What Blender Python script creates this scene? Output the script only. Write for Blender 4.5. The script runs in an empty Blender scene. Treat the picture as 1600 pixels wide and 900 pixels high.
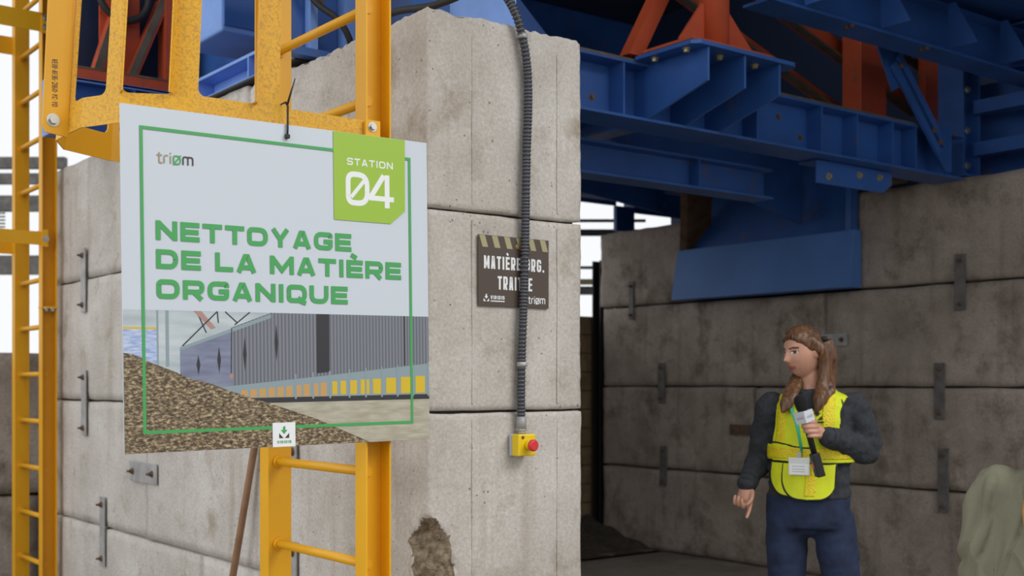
import bpy, bmesh, math, random
from mathutils import Vector, Matrix, noise
random.seed(4)
PI = math.pi
scene = bpy.context.scene
col = scene.collection

# ------------------------------------------------------------------ camera
YAW = 0.6583
cam_d = bpy.data.cameras.new('camera'); cam = bpy.data.objects.new('camera', cam_d); col.objects.link(cam)
cam.location = (-2.4257, -3.6397, 1.5315)
cam.rotation_euler = (PI/2, 0, -YAW)
cam_d.sensor_width = 36.0; cam_d.lens = 42.02; cam_d.shift_y = 0.0927
cam_d.clip_start = 0.05; cam_d.clip_end = 300
cam_d.dof.use_dof = True; cam_d.dof.focus_distance = 4.0; cam_d.dof.aperture_fstop = 3.4
scene.camera = cam

# ------------------------------------------------------------------ world and light
w = bpy.data.worlds.new('World'); scene.world = w; w.use_nodes = True
bg = w.node_tree.nodes['Background']
bg.inputs[0].default_value = (0.96, 0.98, 1.0, 1); bg.inputs[1].default_value = 1.0

def area(name, loc, target, size, size_y, power, colr=(1, 1, 1)):
    l = bpy.data.lights.new(name, 'AREA'); l.shape = 'RECTANGLE'; l.size = size; l.size_y = size_y
    l.energy = power; l.color = colr
    o = bpy.data.objects.new(name, l); col.objects.link(o); o.location = loc
    o.rotation_euler = (Vector(target)-Vector(loc)).to_track_quat('-Z', 'Y').to_euler()
    return o
# the hall's skylight band high over the yard in front of the bays
area('skylight', (3.5, -7.5, 8.5), (0.5, 1.0, 1.5), 7, 4, 650, (1.0, 0.98, 0.95))

# daylight from the hall's open side on the left
area('door_daylight', (-11, 0.5, 4.0), (0, 1.5, 1.6), 8, 5, 330, (.95, .98, 1.0))

vs = scene.view_settings
vs.view_transform = 'Standard'; vs.look = 'None'; vs.exposure = 0.0; vs.gamma = 1.0
vs.use_curve_mapping = False

# ------------------------------------------------------------------ materials
MATS = {}
def new_mat(name):
    m = bpy.data.materials.new(name); m.use_nodes = True
    return m, m.node_tree, m.node_tree.nodes['Principled BSDF']
def pbr(name, colr, rough=.5, metal=0.0, bump=0, bscale=60, var=0.0, vscale=4, dirt=None, dirt_amt=0.0, dscale=5, coat=0):
    """painted / plain surface: colour variation, dirt blotches, fine bump"""
    if name in MATS: return MATS[name]
    m, nt, b = new_mat(name); N = nt.nodes; L = nt.links
    b.inputs['Roughness'].default_value = rough; b.inputs['Metallic'].default_value = metal
    b.inputs['Base Color'].default_value = (*colr, 1)
    tc = N.new('ShaderNodeTexCoord'); out = None
    if var > 0:
        n = N.new('ShaderNodeTexNoise'); n.inputs['Scale'].default_value = vscale; n.inputs['Detail'].default_value = 5
        L.new(tc.outputs['Object'], n.inputs['Vector'])
        r = N.new('ShaderNodeValToRGB'); r.color_ramp.elements[0].position = .3; r.color_ramp.elements[1].position = .7
        r.color_ramp.elements[0].color = (*[c*(1-var) for c in colr], 1); r.color_ramp.elements[1].color = (*[min(1, c*(1+var)) for c in colr], 1)
        L.new(n.outputs['Fac'], r.inputs[0]); out = r.outputs[0]
    if dirt is not None:
        n2 = N.new('ShaderNodeTexNoise'); n2.inputs['Scale'].default_value = dscale; n2.inputs['Detail'].default_value = 8; n2.inputs['Roughness'].default_value = .7
        L.new(tc.outputs['Object'], n2.inputs['Vector'])
        r2 = N.new('ShaderNodeValToRGB'); r2.color_ramp.elements[0].position = .62-dirt_amt*.35; r2.color_ramp.elements[1].position = .78-dirt_amt*.2
        r2.color_ramp.elements[0].color = (0, 0, 0, 1)
        L.new(n2.outputs['Fac'], r2.inputs[0])
        mx = N.new('ShaderNodeMix'); mx.data_type = 'RGBA'
        L.new(r2.outputs[0], mx.inputs[0])
        if out: L.new(out, mx.inputs[6])
        else: mx.inputs[6].default_value = (*colr, 1)
        mx.inputs[7].default_value = (*dirt, 1); out = mx.outputs[2]
    if out: L.new(out, b.inputs['Base Color'])
    if bump > 0:
        n3 = N.new('ShaderNodeTexNoise'); n3.inputs['Scale'].default_value = bscale; n3.inputs['Detail'].default_value = 4
        L.new(tc.outputs['Object'], n3.inputs['Vector'])
        bp = N.new('ShaderNodeBump'); bp.inputs['Strength'].default_value = bump; bp.inputs['Distance'].default_value = .01
        L.new(n3.outputs['Fac'], bp.inputs['Height']); L.new(bp.outputs[0], b.inputs['Normal'])
    MATS[name] = m
    return m

def concrete(name, light, mid, stain, amt, seed=0.0):
    m, nt, b = new_mat(name); N = nt.nodes; L = nt.links
    geo = N.new('ShaderNodeNewGeometry')
    mp = N.new('ShaderNodeMapping'); mp.inputs['Location'].default_value = (seed, seed*1.7, seed*.3)
    L.new(geo.outputs['Position'], mp.inputs[0]); P = mp.outputs[0]
    def nz(scale, detail=6, rough=.6, vec=None, dist=0):
        n = N.new('ShaderNodeTexNoise'); n.inputs['Scale'].default_value = scale; n.inputs['Detail'].default_value = detail
        n.inputs['Roughness'].default_value = rough; n.inputs['Distortion'].default_value = dist
        L.new(vec or P, n.inputs['Vector']); return n.outputs['Fac']
    def ramp(fac, p0, p1, c0, c1):
        r = N.new('ShaderNodeValToRGB'); e = r.color_ramp.elements
        e[0].position = p0; e[1].position = p1; e[0].color = (*c0, 1); e[1].color = (*c1, 1)
        L.new(fac, r.inputs[0]); return r.outputs[0]
    def mix(f, a, c, blend='MIX'):
        mx = N.new('ShaderNodeMix'); mx.data_type = 'RGBA'; mx.blend_type = blend
        if isinstance(f, float): mx.inputs[0].default_value = f
        else: L.new(f, mx.inputs[0])
        for s, v in ((6, a), (7, c)):
            if isinstance(v, tuple): mx.inputs[s].default_value = (*v, 1)
            else: L.new(v, mx.inputs[s])
        return mx.outputs[2]
    K = ((0, 0, 0), (1, 1, 1))
    base = ramp(nz(2.2, 8, .62, dist=.15), .36, .66, mid, light)
    base = mix(ramp(nz(9, 9, .7), .35, .7, (.78, .76, .73), (1.1, 1.1, 1.1)), base, base) if False else base
    # blotchy brown staining
    base = mix(ramp(nz(3.4, 10, .7, dist=.15), .60-amt*.22, .80-amt*.18, *K), base, stain)
    # vertical run-off streaks
    ms = N.new('ShaderNodeMapping'); ms.inputs['Scale'].default_value = (7, 7, .55); L.new(P, ms.inputs[0])
    st = ramp(nz(1.0, 5, .6, ms.outputs[0]), .56, .78, (0, 0, 0), (.55, .55, .55))
    base = mix(st, base, stain)
    # fine grain
    g = ramp(nz(70, 4, .7), .3, .72, (.80, .79, .78), (1.12, 1.12, 1.12))
    base = mix(1.0, base, g, 'MULTIPLY')
    # air-bubble pores
    v = N.new('ShaderNodeTexVoronoi'); v.inputs['Scale'].default_value = 26; v.inputs['Randomness'].default_value = 1.0
    L.new(P, v.inputs['Vector'])
    pm = N.new('ShaderNodeMath'); pm.operation = 'MULTIPLY_ADD'; pm.inputs[1].default_value = .30; pm.inputs[2].default_value = -.075
    L.new(nz(5, 3, .5), pm.inputs[0])
    lt = N.new('ShaderNodeMath'); lt.operation = 'LESS_THAN'
    L.new(v.outputs['Distance'], lt.inputs[0]); L.new(pm.outputs[0], lt.inputs[1])
    half = N.new('ShaderNodeMath'); half.operation = 'MULTIPLY'; half.inputs[1].default_value = .7
    L.new(lt.outputs[0], half.inputs[0])
    base = mix(half.outputs[0], base, (.09, .075, .06))
    L.new(base, b.inputs['Base Color']); b.inputs['Roughness'].default_value = .9
    b.inputs['Specular IOR Level'].default_value = .25
    # bump
    a1 = N.new('ShaderNodeMath'); a1.operation = 'MULTIPLY_ADD'; a1.inputs[1].default_value = .5
    L.new(nz(38, 6, .75), a1.inputs[0]); L.new(nz(11, 6, .7), a1.inputs[2])
    a2 = N.new('ShaderNodeMath'); a2.operation = 'SUBTRACT'; L.new(a1.outputs[0], a2.inputs[0]); L.new(half.outputs[0], a2.inputs[1])
    bp = N.new('ShaderNodeBump'); bp.inputs['Strength'].default_value = .55; bp.inputs['Distance'].default_value = .012
    L.new(a2.outputs[0], bp.inputs['Height']); L.new(bp.outputs[0], b.inputs['Normal'])
    MATS[name] = m
    return m

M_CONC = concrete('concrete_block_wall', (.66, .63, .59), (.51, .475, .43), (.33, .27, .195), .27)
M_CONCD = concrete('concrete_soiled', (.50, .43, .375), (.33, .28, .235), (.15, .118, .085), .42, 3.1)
M_FLOOR = concrete('concrete_floor', (.27, .24, .205), (.21, .18, .15), (.15, .12, .09), .3, 7.7)
DUST = (.30, .23, .13)
M_YEL = pbr('yellow_paint', (.80, .40, .006), .42, var=.06, vscale=3, bump=.05, bscale=90)
M_YELD = pbr('yellow_paint_dusty', (.78, .41, .02), .6, var=.06, dirt=(.38, .205, .05), dirt_amt=.45, dscale=120, bump=.1, bscale=120)
M_YELS = pbr('yellow_paint_speckled', (.76, .37, .006), .5, var=.06, dirt=(.20, .11, .04), dirt_amt=-.12, dscale=30)
M_BLUE = pbr('blue_paint', (.028, .105, .36), .45, var=.18, vscale=3, dirt=(.13, .10, .075), dirt_amt=.12, dscale=4)
M_BLUEL = pbr('blue_paint_lit_dusty', (.17, .32, .72), .5, var=.1, vscale=5, bump=.15, bscale=30, dirt=(.2, .2, .22), dirt_amt=.0)  # same blue steel, strong daylight and dust lifted into its colour
M_BLUEDUST = pbr('dust_on_steel', (.12, .095, .07), .95, var=.3, vscale=8, bump=.3, bscale=60)
M_RED = pbr('red_oxide_paint', (.48, .075, .025), .5, var=.15, vscale=4, dirt=(.14, .07, .04), dirt_amt=.15, dscale=4)
M_GALV = pbr('galvanised_steel', (.42, .42, .42), .55, .3, var=.2, vscale=14)
M_BOLT = pbr('zinc_bolt', (.55, .54, .50), .35, .9)
M_RUST = pbr('rusty_bolt', (.17, .11, .075), .8, .3, var=.3, vscale=40)
M_STRAPD = pbr('weathered_steel', (.17, .165, .155), .7, .3, var=.3, vscale=12, dirt=(.10, .06, .035), dirt_amt=.1, dscale=15)
M_BLACK = pbr('black_plastic', (.012, .012, .013), .5)
M_COND = pbr('conduit_black', (.03, .033, .042), .45)
M_CONDR = pbr('conduit_rib', (.10, .105, .125), .4)
M_WOODH = pbr('wooden_handle', (.30, .17, .095), .5, var=.2, vscale=9)
M_PLANK = pbr('plank_wood', (.23, .16, .085), .75, var=.35, vscale=6, bump=.2, bscale=25)
M_DARKST = pbr('dark_steel', (.03, .028, .026), .6, .2)
M_SIGNW = pbr('sign_white', (.61, .665, .73), .35)
M_GREEN = pbr('print_green', (.06, .37, .10), .4)
M_LIME = pbr('print_lime', (.33, .53, .045), .4)
M_WHITE = pbr('print_white', (.85, .87, .88), .4)
M_BROWN = pbr('sign_brown', (.085, .06, .047), .5)
M_BEIGE = pbr('print_beige', (.40, .36, .20), .5)
M_TAN = pbr('print_tan', (.38, .31, .19), .5)
M_DKTXT = pbr('print_dark', (.06, .035, .03), .5)
M_REDP = pbr('red_plastic', (.70, .04, .04), .35)
M_YELP = pbr('yellow_plastic', (.86, .62, .01), .35)
M_GREYP = pbr('grey_plastic', (.50, .52, .58), .5)
M_SOIL = pbr('soil', (.06, .048, .035), 1, var=.4, vscale=20, bump=.8, bscale=40)

# ------------------------------------------------------------------ mesh helpers
class MB:
    def __init__(s): s.v = []; s.f = []; s.m = []; s.sm = []
    def add(s, vs, fs, mi=0, smooth=False):
        o = len(s.v); s.v += [tuple(p) for p in vs]
        for f in fs: s.f.append([o+i for i in f]); s.m.append(mi); s.sm.append(smooth)
        return s
    def box(s, x0, x1, y0, y1, z0, z1, mi=0, M=None):
        vs = [Vector((x, y, z)) for z in (z0, z1) for y in (y0, y1) for x in (x0, x1)]
        if M is not None: vs = [M @ p for p in vs]
        return s.add(vs, [(0, 2, 3, 1), (4, 5, 7, 6), (0, 1, 5, 4), (2, 6, 7, 3), (0, 4, 6, 2), (1, 3, 7, 5)], mi)
    def prism(s, poly, vec, mi=0):
        """extrude a planar polygon (3-D points) along vec"""
        n = len(poly); vec = Vector(vec); a = [Vector(p) for p in poly]; b = [p+vec for p in a]
        fs = [tuple(range(n))[::-1], tuple(range(n, 2*n))]+[(i, (i+1) % n, n+(i+1) % n, n+i) for i in range(n)]
        return s.add(a+b, fs, mi)
    def tube(s, pts, r, seg=10, mi=0, cap=True, smooth=True):
        """round tube; r number or list"""
        pts = [Vector(p) for p in pts]; n = len(pts); rs = r if isinstance(r, (list, tuple)) else [r]*n
        t0 = (pts[1]-pts[0]).normalized(); up = Vector((0, 0, 1)) if abs(t0.z) < .9 else Vector((1, 0, 0))
        u = t0.cross(up).normalized(); vs = []
        for i, p in enumerate(pts):
            t = (pts[min(i+1, n-1)]-pts[max(i-1, 0)]).normalized()
            u = (u-t*u.dot(t)).normalized(); v = t.cross(u)
            for k in range(seg):
                a = 2*PI*k/seg; vs.append(p+(u*math.cos(a)+v*math.sin(a))*rs[i])
        fs = [(i*seg+k, i*seg+(k+1) % seg, (i+1)*seg+(k+1) % seg, (i+1)*seg+k) for i in range(n-1) for k in range(seg)]
        s.add(vs, fs, mi, smooth)
        if cap:
            o = len(s.v)-len(vs)
            s.f.append([o+k for k in range(seg)][::-1]); s.m.append(mi); s.sm.append(False)
            s.f.append([o+(n-1)*seg+k for k in range(seg)]); s.m.append(mi); s.sm.append(False)
        return s
    def loft(s, rings, mi=0):
        """closed rings of equal length, capped"""
        n = len(rings[0]); vs = [p for r in rings for p in r]
        fs = [(i*n+k, i*n+(k+1) % n, (i+1)*n+(k+1) % n, (i+1)*n+k) for i in range(len(rings)-1) for k in range(n)]
        fs += [tuple(range(n))[::-1], tuple((len(rings)-1)*n+k for k in range(n))]
        return s.add(vs, fs, mi, True)
    def ellipsoid(s, c, r, M=None, seg=16, rings=10, mi=0):
        c = Vector(c); vs = []; fs = []
        for i in range(rings+1):
            ph = PI*i/rings
            for k in range(seg):
                a = 2*PI*k/seg; p = Vector((r[0]*math.sin(ph)*math.cos(a), r[1]*math.sin(ph)*math.sin(a), r[2]*math.cos(ph)))
                vs.append(c+(M @ p if M is not None else p))
        for i in range(rings):
            for k in range(seg): fs.append((i*seg+k, (i+1)*seg+k, (i+1)*seg+(k+1) % seg, i*seg+(k+1) % seg))
        return s.add(vs, fs, mi, True)
    def mesh(s, name, mats):
        me = bpy.data.meshes.new(name); me.from_pydata(s.v, [], s.f)
        for m in (mats if isinstance(mats, (list, tuple)) else [mats]): me.materials.append(m)
        for p, mi, sm in zip(me.polygons, s.m, s.sm): p.material_index = mi; p.use_smooth = sm
        me.update(); return me
    def build(s, name, mats, parent=None, bevel=0):
        o = bpy.data.objects.new(name, s.mesh(name, mats)); col.objects.link(o)
        if parent is not None: o.parent = parent
        if bevel > 0:
            b = o.modifiers.new('bevel', 'BEVEL'); b.width = bevel; b.segments = 2; b.limit_method = 'ANGLE'
        return o

def tag(o, label, cat, group=None, kind=None):
    o['label'] = label
    if cat: o['category'] = cat
    if group: o['group'] = group
    if kind: o['kind'] = kind
    return o
def thing(name, label, cat, loc=(0, 0, 0), rot=(0, 0, 0), group=None):
    o = bpy.data.objects.new(name, None); o.empty_display_size = .1; col.objects.link(o)
    o.location = loc; o.rotation_euler = rot
    return tag(o, label, cat, group)
def structure(o): o['kind'] = 'structure'; return o
def inst(name, me, parent, M=None):
    o = bpy.data.objects.new(name, me); col.objects.link(o); o.parent = parent
    if M is not None: o.matrix_local = M
    return o
T = Matrix.Translation
def bolt_mesh(r, h, mat, shank=0):
    """hex head on a washer, axis +z"""
    b = MB()
    b.prism([(1.5*r*math.cos(a*PI/8), 1.5*r*math.sin(a*PI/8), 0) for a in range(16)], (0, 0, .003))
    b.prism([(r*math.cos(a*PI/3), r*math.sin(a*PI/3), .003) for a in range(6)], (0, 0, h))
    if shank: b.tube([(0, 0, h), (0, 0, h+shank)], r*.5, 8)
    return b.mesh('bolt', mat)
FACE_NY = Matrix.Rotation(PI/2, 4, 'X')      # +z -> -y
FACE_NX = Matrix.Rotation(-PI/2, 4, 'Y')     # +z -> -x
FACE_DN = Matrix.Rotation(PI, 4, 'X')

M_AGG = pbr('broken_aggregate', (.24, .19, .13), .95, var=.45, vscale=45, dirt=(.11, .075, .045), dirt_amt=.3, dscale=22, bump=.9, bscale=70)
HIT = []
# ------------------------------------------------------------------ concrete block walls
def block(name, parent, b, mat, res=.05, amp=.004, edge=.02, seed=0, extra=None):
    """a cast block: a gridded box with worn, uneven edges"""
    x0, x1, y0, y1, z0, z1 = b; lo = Vector((x0, y0, z0)); hi = Vector((x1, y1, z1)); sz = hi-lo
    n = [max(2, int(round(sz[i]/res))) for i in range(3)]
    idx = {}; vs = []; fs = []
    def vid(i, j, k):
        key = (i, j, k)
        if key not in idx:
            p = Vector((lo.x+sz.x*i/n[0], lo.y+sz.y*j/n[1], lo.z+sz.z*k/n[2]))
            # rounded, chipped arrises
            q = p.copy(); er = edge*(.45+1.1*abs(noise.noise(p*3.1+Vector((seed, 0, 0))))+.5*abs(noise.noise(p*14)))
            d = [min(p[a]-lo[a], hi[a]-p[a]) for a in range(3)]
            near = sorted(d)
            if near[1] < er*1.01:
                for a in range(3):
                    if d[a] < er:
                        o2 = sorted([d[c] for c in range(3) if c != a])[0]
                        if o2 < er:
                            sgn = 1 if p[a]-lo[a] < hi[a]-p[a] else -1
                            q[a] += sgn*(er-o2)*.38
            nn = noise.noise_vector(p*4+Vector((seed*3.3, seed, 0)))*amp+noise.noise_vector(p*17+Vector((seed, 0, 2)))*amp*.45
            q += nn
            if extra:
                q2 = extra(p, q)
                if (q2-q).length > (.004 if extra is chip else .017): HIT.append(len(vs))
                q = q2
            idx[key] = len(vs); vs.append(q)
        return idx[key]
    for a in range(3):
        bx, cx = [(1, 2), (2, 0), (0, 1)][a]
        for side in (0, n[a]):
            for i in range(n[bx]):
                for j in range(n[cx]):
                    def key(u, v2):
                        k = [0, 0, 0]; k[a] = side; k[bx] = u; k[cx] = v2; return vid(*k)
                    f = [key(i, j), key(i+1, j), key(i+1, j+1), key(i, j+1)]
                    fs.append(f if side else f[::-1])
    m = MB().add(vs, fs, 0, True)
    if extra:
        mv = set(HIT)
        for i, f in enumerate(m.f):
            if sum(1 for k in f if k in mv) >= 3: m.m[i] = 1
        HIT.clear()
    return m.build(name, [mat, M_AGG] if extra else mat, parent)

wl = structure(thing('wall_left', 'long wall of stacked pale concrete blocks ending in a square pillar face', None))
if 'category' in wl: del wl['category']
ZL = [-.077, .673, 1.423, 2.173, 2.923]
def chip(p, q):
    # the broken lower corner of the pillar
    c = max(0, min(1, (1.05+.03*noise.noise(p*20)-p.z)/.07))*(.10+.035*noise.noise(p*9)+.10*max(0, .98-p.z))
    s = q.x+q.y*1.0
    if s < c:
        d = (c-s)/2; k = noise.noise_vector(p*24)*.014+noise.noise_vector(p*60)*.006
        q = q+Vector((d, d, 0))+k
    return q
def crown(p, q):
    # crumbled top edge of the uppermost course
    d = ZL[4]-p.z
    if d < .10:
        e = min(p.x, .745-p.x, p.y+.0) if p.y < 1 else min(p.x, .745-p.x)
        if e < .07: q = q-Vector((0, 0, (.07-e)/.07*(.012+.022*abs(noise.noise(p*8))+.012*noise.noise(p*31))*(1-d/.10)))
    return q
lay = {0: [0, .546, 2.046, 4.40], 1: [0, 1.283, 2.783, 4.40], 2: [0, 1.30, 2.80, 4.40], 3: [0, 1.5, 3.0, 4.40]}
g = .004
for c, ys in lay.items():
    for i in range(len(ys)-1):
        near = i == 0
        dz = .006*math.sin(c*5+i*3); off = [.0, .004, -.003, .002][(c+i) % 4] if i else 0
        block('concrete_block', wl, (0+off, .745, ys[i]+(g if i else 0), ys[i+1]-g, ZL[c]+g, ZL[c+1]-g), M_CONC,
              res=(.012 if c in (1, 3) else .022) if near else .05, amp=.004, edge=.013, seed=c*7+i, extra=chip if (c <= 1 and near) else (crown if c == 3 and near else None))
# dark packing in the joints behind the faces
MB().box(.14, .70, .14, 4.35, ZL[0], 2.80).box(.03, .72, .03, 4.38, 1.30, 2.80).build('joint_core', pbr('joint_dark', (.05, .042, .035), 1), wl)
# pale wash band and form seams cast on the pillar end face (shallow ribs)
for c in range(4):
    MB().box(.198, .203, -.0035, .01, ZL[c]+.03, ZL[c+1]-(.09 if c == 3 else .03)).build('form_seam', M_CONC, wl)
    MB().box(.613, .622, -.004, .01, ZL[c]+.03, ZL[c+1]-(.09 if c == 3 else .03)).build('form_seam', M_CONC, wl)

wr = structure(thing('wall_right', 'soiled concrete block wall at the back of the bay', None))
if 'category' in wr: del wr['category']
XW = 5.301
layr = {0: [-3.2, -.8, 2.2, 4.93], 1: [-3.0, 0.0, 3.039, 4.93], 2: [-3.7, -.70, 2.313, 4.93], 3: [-3.9, -.97, 2.03]}
for c, ys in layr.items():
    for i in range(len(ys)-1):
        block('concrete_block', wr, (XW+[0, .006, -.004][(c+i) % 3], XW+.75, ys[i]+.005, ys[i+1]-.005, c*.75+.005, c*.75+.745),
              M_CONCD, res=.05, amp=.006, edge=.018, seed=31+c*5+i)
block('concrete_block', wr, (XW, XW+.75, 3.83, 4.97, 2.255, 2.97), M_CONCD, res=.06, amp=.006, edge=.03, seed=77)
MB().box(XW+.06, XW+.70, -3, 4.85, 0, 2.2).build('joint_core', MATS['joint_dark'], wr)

# floor
fl = MB().box(-30, 30, -20, 40, -.35, 0).build('floor', M_FLOOR); structure(fl)
fl['label'] = 'bare concrete floor of the bay'

# roof slab and side wall added to keep sky light off the bay steelwork
cr = MB().box(-.6, 14, -3.0, 5.7, 5.3, 5.4).build('shade_roof', pbr('shade_roof_grey', (.10, .11, .13), .7)); structure(cr)
cr['label'] = 'added dark roof slab shading the bay steelwork'
ws_ = MB().box(6.3, 6.4, -6, 5.0, 0, 5.3).box(6.3, 6.4, 5.0, 5.7, 3.4, 5.3).build('shade_wall_side', pbr('shade_wall_blue', (.05, .08, .16), .6)); structure(ws_)
ws_['label'] = 'added dark side screen blocking sky light behind the soiled block wall'

# far dark block wall beyond the second ladder
wb = structure(thing('wall_back', 'low dark grey block wall beyond the ladders', None))
if 'category' in wb: del wb['category']
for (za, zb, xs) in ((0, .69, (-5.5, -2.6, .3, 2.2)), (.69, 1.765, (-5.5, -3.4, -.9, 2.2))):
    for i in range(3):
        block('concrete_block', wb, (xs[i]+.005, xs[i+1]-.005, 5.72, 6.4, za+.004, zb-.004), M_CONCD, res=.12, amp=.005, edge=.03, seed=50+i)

# ------------------------------------------------------------------ plank wall closing the bay
pw = structure(thing('wall_planks', 'wall of horizontal weathered boards closing the back of the bay', None))
if 'category' in pw: del pw['category']
nb = 12; bh = 2.185/nb
for i in range(nb):
    MB().box(.75, 6.6, 5.15+.006*(i % 3), 5.20, i*bh+.004, (i+1)*bh-.004).build('plank', M_PLANK, pw, .003)
MB().box(.75, 6.6, 5.20, 5.22, 0, 2.17).build('backing_sheet', M_DARKST, pw)
po = thing('steel_post', 'dark steel post standing at the end of the soiled block wall', 'post', (5.43, 5.06, 0))
MB().box(-.09, .09, -.06, -.045, 0, 2.72).box(-.09, .09, .045, .06, 0, 2.72).box(-.006, .006, -.045, .045, 0, 2.72).build('post_shaft', M_DARKST, po)
MB().box(-.12, .12, -.08, .08, 0, .02).build('base_plate', M_DARKST, po)

# soil swept against the boards
b = MB(); NX, NY = 40, 24; vs = []; fs = []
for j in range(NY+1):
    for i in range(NX+1):
        u = i/NX; v = j/NY; x = 3.4+1.9*u; y = 4.1+1.04*v
        h = max(0, (v-.25+.25*(u-.5)))*.26+.05*noise.noise(Vector((x*5, y*5, 0)))*(v > .1)
        vs.append((x, y, max(-.02, h)))
for j in range(NY):
    for i in range(NX): a = j*(NX+1)+i; fs.append((a, a+1, a+NX+2, a+NX+1))
so = b.add(vs, fs, 0, True).build('soil_heap', M_SOIL)
tag(so, 'dark soil swept up along the foot of the plank wall', None, kind='stuff')

# ------------------------------------------------------------------ steel sections
def ibeam(b, axis, a0, a1, c, z0, z1, bf, tf=.016, tw=.012, mi=0):
    """I-section along axis; c = centre on the other horizontal axis"""
    def bx(c0, c1, za, zb):
        if axis == 'x': b.box(a0, a1, c0, c1, za, zb, mi)
        else: b.box(c0, c1, a0, a1, za, zb, mi)
    bx(c-bf/2, c+bf/2, z0, z0+tf); bx(c-bf/2, c+bf/2, z1-tf, z1); bx(c-tw/2, c+tw/2, z0+tf, z1-tf)
    return b
BOLT_S = bolt_mesh(.013, .012, M_RUST)
BOLT_B = bolt_mesh(.018, .016, M_BOLT)
BOLT_G = bolt_mesh(.016, .016, pbr('brass_bolt', (.55, .48, .25), .4, .7))

# cross beam spanning the bay
cb = thing('cross_beam', 'blue steel beam with stiffeners spanning the bay from pillar to soiled wall', 'steel beam')
BY = 1.16; ZB0, ZB1 = 2.95, 3.26
ibeam(MB(), 'x', .30, 5.20, BY, ZB0, ZB1, .25).build('beam_body', M_BLUE, cb, .002)
MB().box(1.0, 5.1, BY-.122, BY+.12, ZB1, ZB1+.012).build('dust_layer', M_BLUEDUST, cb)
for x in (1.20, 1.95, 3.02, 3.62, 3.98, 4.36, 4.62, 4.92):
    MB().box(x-.006, x+.006, BY-.12, BY-.006, ZB0+.016, ZB1-.016).build('stiffener', M_BLUE, cb)
for x, z in ((1.82, 3.06), (3.12, 3.05), (3.34, 3.16), (3.34, 2.99), (3.55, 3.06), (3.05, 2.99), (4.1, 3.15), (3.7, 3.17)):
    inst('bolt', BOLT_S, cb, T((x, BY-.006, z)) @ FACE_NY)

# bracket with three gussets carrying the red pedestal
br = thing('corbel_bracket', 'blue bracket of three tapered gusset plates bolted under the red pedestal', 'steel bracket')
MB().prism([(2.02, 1.03, 3.262), (2.02, .62, 3.262), (2.06, .585, 3.262), (2.80, .585, 3.262), (2.84, .62, 3.262), (2.84, 1.03, 3.262)], (0, 0, .022)).build('top_plate', M_BLUE, br, .002)
MB().box(2.05, 2.82, .60, 1.02, 3.284, 3.290).build('dust_layer', M_BLUEDUST, br)
for x in (2.13, 2.41, 2.69):
    MB().prism([(x, .605, 3.262), (x, .605, 3.09), (x, 1.03, 2.968), (x, 1.153, 2.968), (x, 1.153, 3.243), (x, 1.034, 3.243), (x, 1.034, 3.262)], (.014, 0, 0)).build('gusset_plate', M_BLUE, br, .0015)
for x, y in ((2.07, .93), (2.07, .70), (2.60, .70), (2.77, .70), (2.32, .70)):
    inst('bolt', BOLT_G, br, T((x, y, 3.262)) @ FACE_DN)

pd = thing('red_pedestal', 'brick red post with triangular wing plates standing on the blue bracket', 'steel pedestal', (2.30, .72, 3.29))
MB().box(-.27, .36, -.10, .26, 0, .015).build('base_plate', M_RED, pd)
MB().tube([(0, 0, .012), (0, 0, 1.4)], .082, 14).build('post_shaft', M_RED, pd)
MB().prism([(-.08, -.006, .015), (-.26, -.006, .015), (-.26, -.006, .03), (-.10, -.006, .235), (-.08, -.006, .235)], (0, .014, 0)).build('wing_plate', M_RED, pd)
MB().prism([(.08, -.006, .015), (.08, -.006, .235), (.10, -.006, .235), (.32, -.006, .03), (.32, -.006, .015)], (0, .014, 0)).build('wing_plate', M_RED, pd)
MB().prism([(-.006, .08, .015), (-.006, .08, .235), (-.006, .25, .03), (-.006, .25, .015)], (.014, 0, 0)).build('wing_plate', M_RED, pd)
MB().prism([(-.33, .30, .0), (-.23, .30, .0), (.06, .30, .5), (-.04, .30, .5)], (0, .08, 0)).build('raking_strut', M_RED, pd)

# beams lower down behind the cross beam
lb = thing('hanger_beam', 'dark blue beam hanging just below and behind the bay cross beam', 'steel beam')
ibeam(MB(), 'x', .80, 3.75, 1.62, 2.74, 2.94, .18).build('beam_body', M_BLUE, lb, .002)
for x in (1.95, 3.05): MB().box(x-.006, x+.006, 1.53, 1.62, 2.757, 2.923).build('stiffener', M_BLUE, lb)
inst('bolt', BOLT_S, lb, T((1.90, 1.612, 2.85)) @ FACE_NY)
ab = thing('angle_bracket', 'short blue angle bracket with three bolts under the right end of the cross beam', 'steel bracket')
MB().prism([(3.72, 1.16, 2.80), (4.42, 1.16, 2.80), (4.52, 1.16, 2.86), (4.52, 1.16, 2.945), (3.72, 1.16, 2.945)], (0, .012, 0)).build('upright_leg', M_BLUE, ab, .001)
MB().box(3.72, 4.5, 1.172, 1.30, 2.932, 2.945).build('flat_leg', M_BLUE, ab)
for x, z in ((3.84, 2.85), (4.16, 2.89), (4.38, 2.90)): inst('bolt', BOLT_G, ab, T((x, 1.16, z)) @ FACE_NY)

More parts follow.
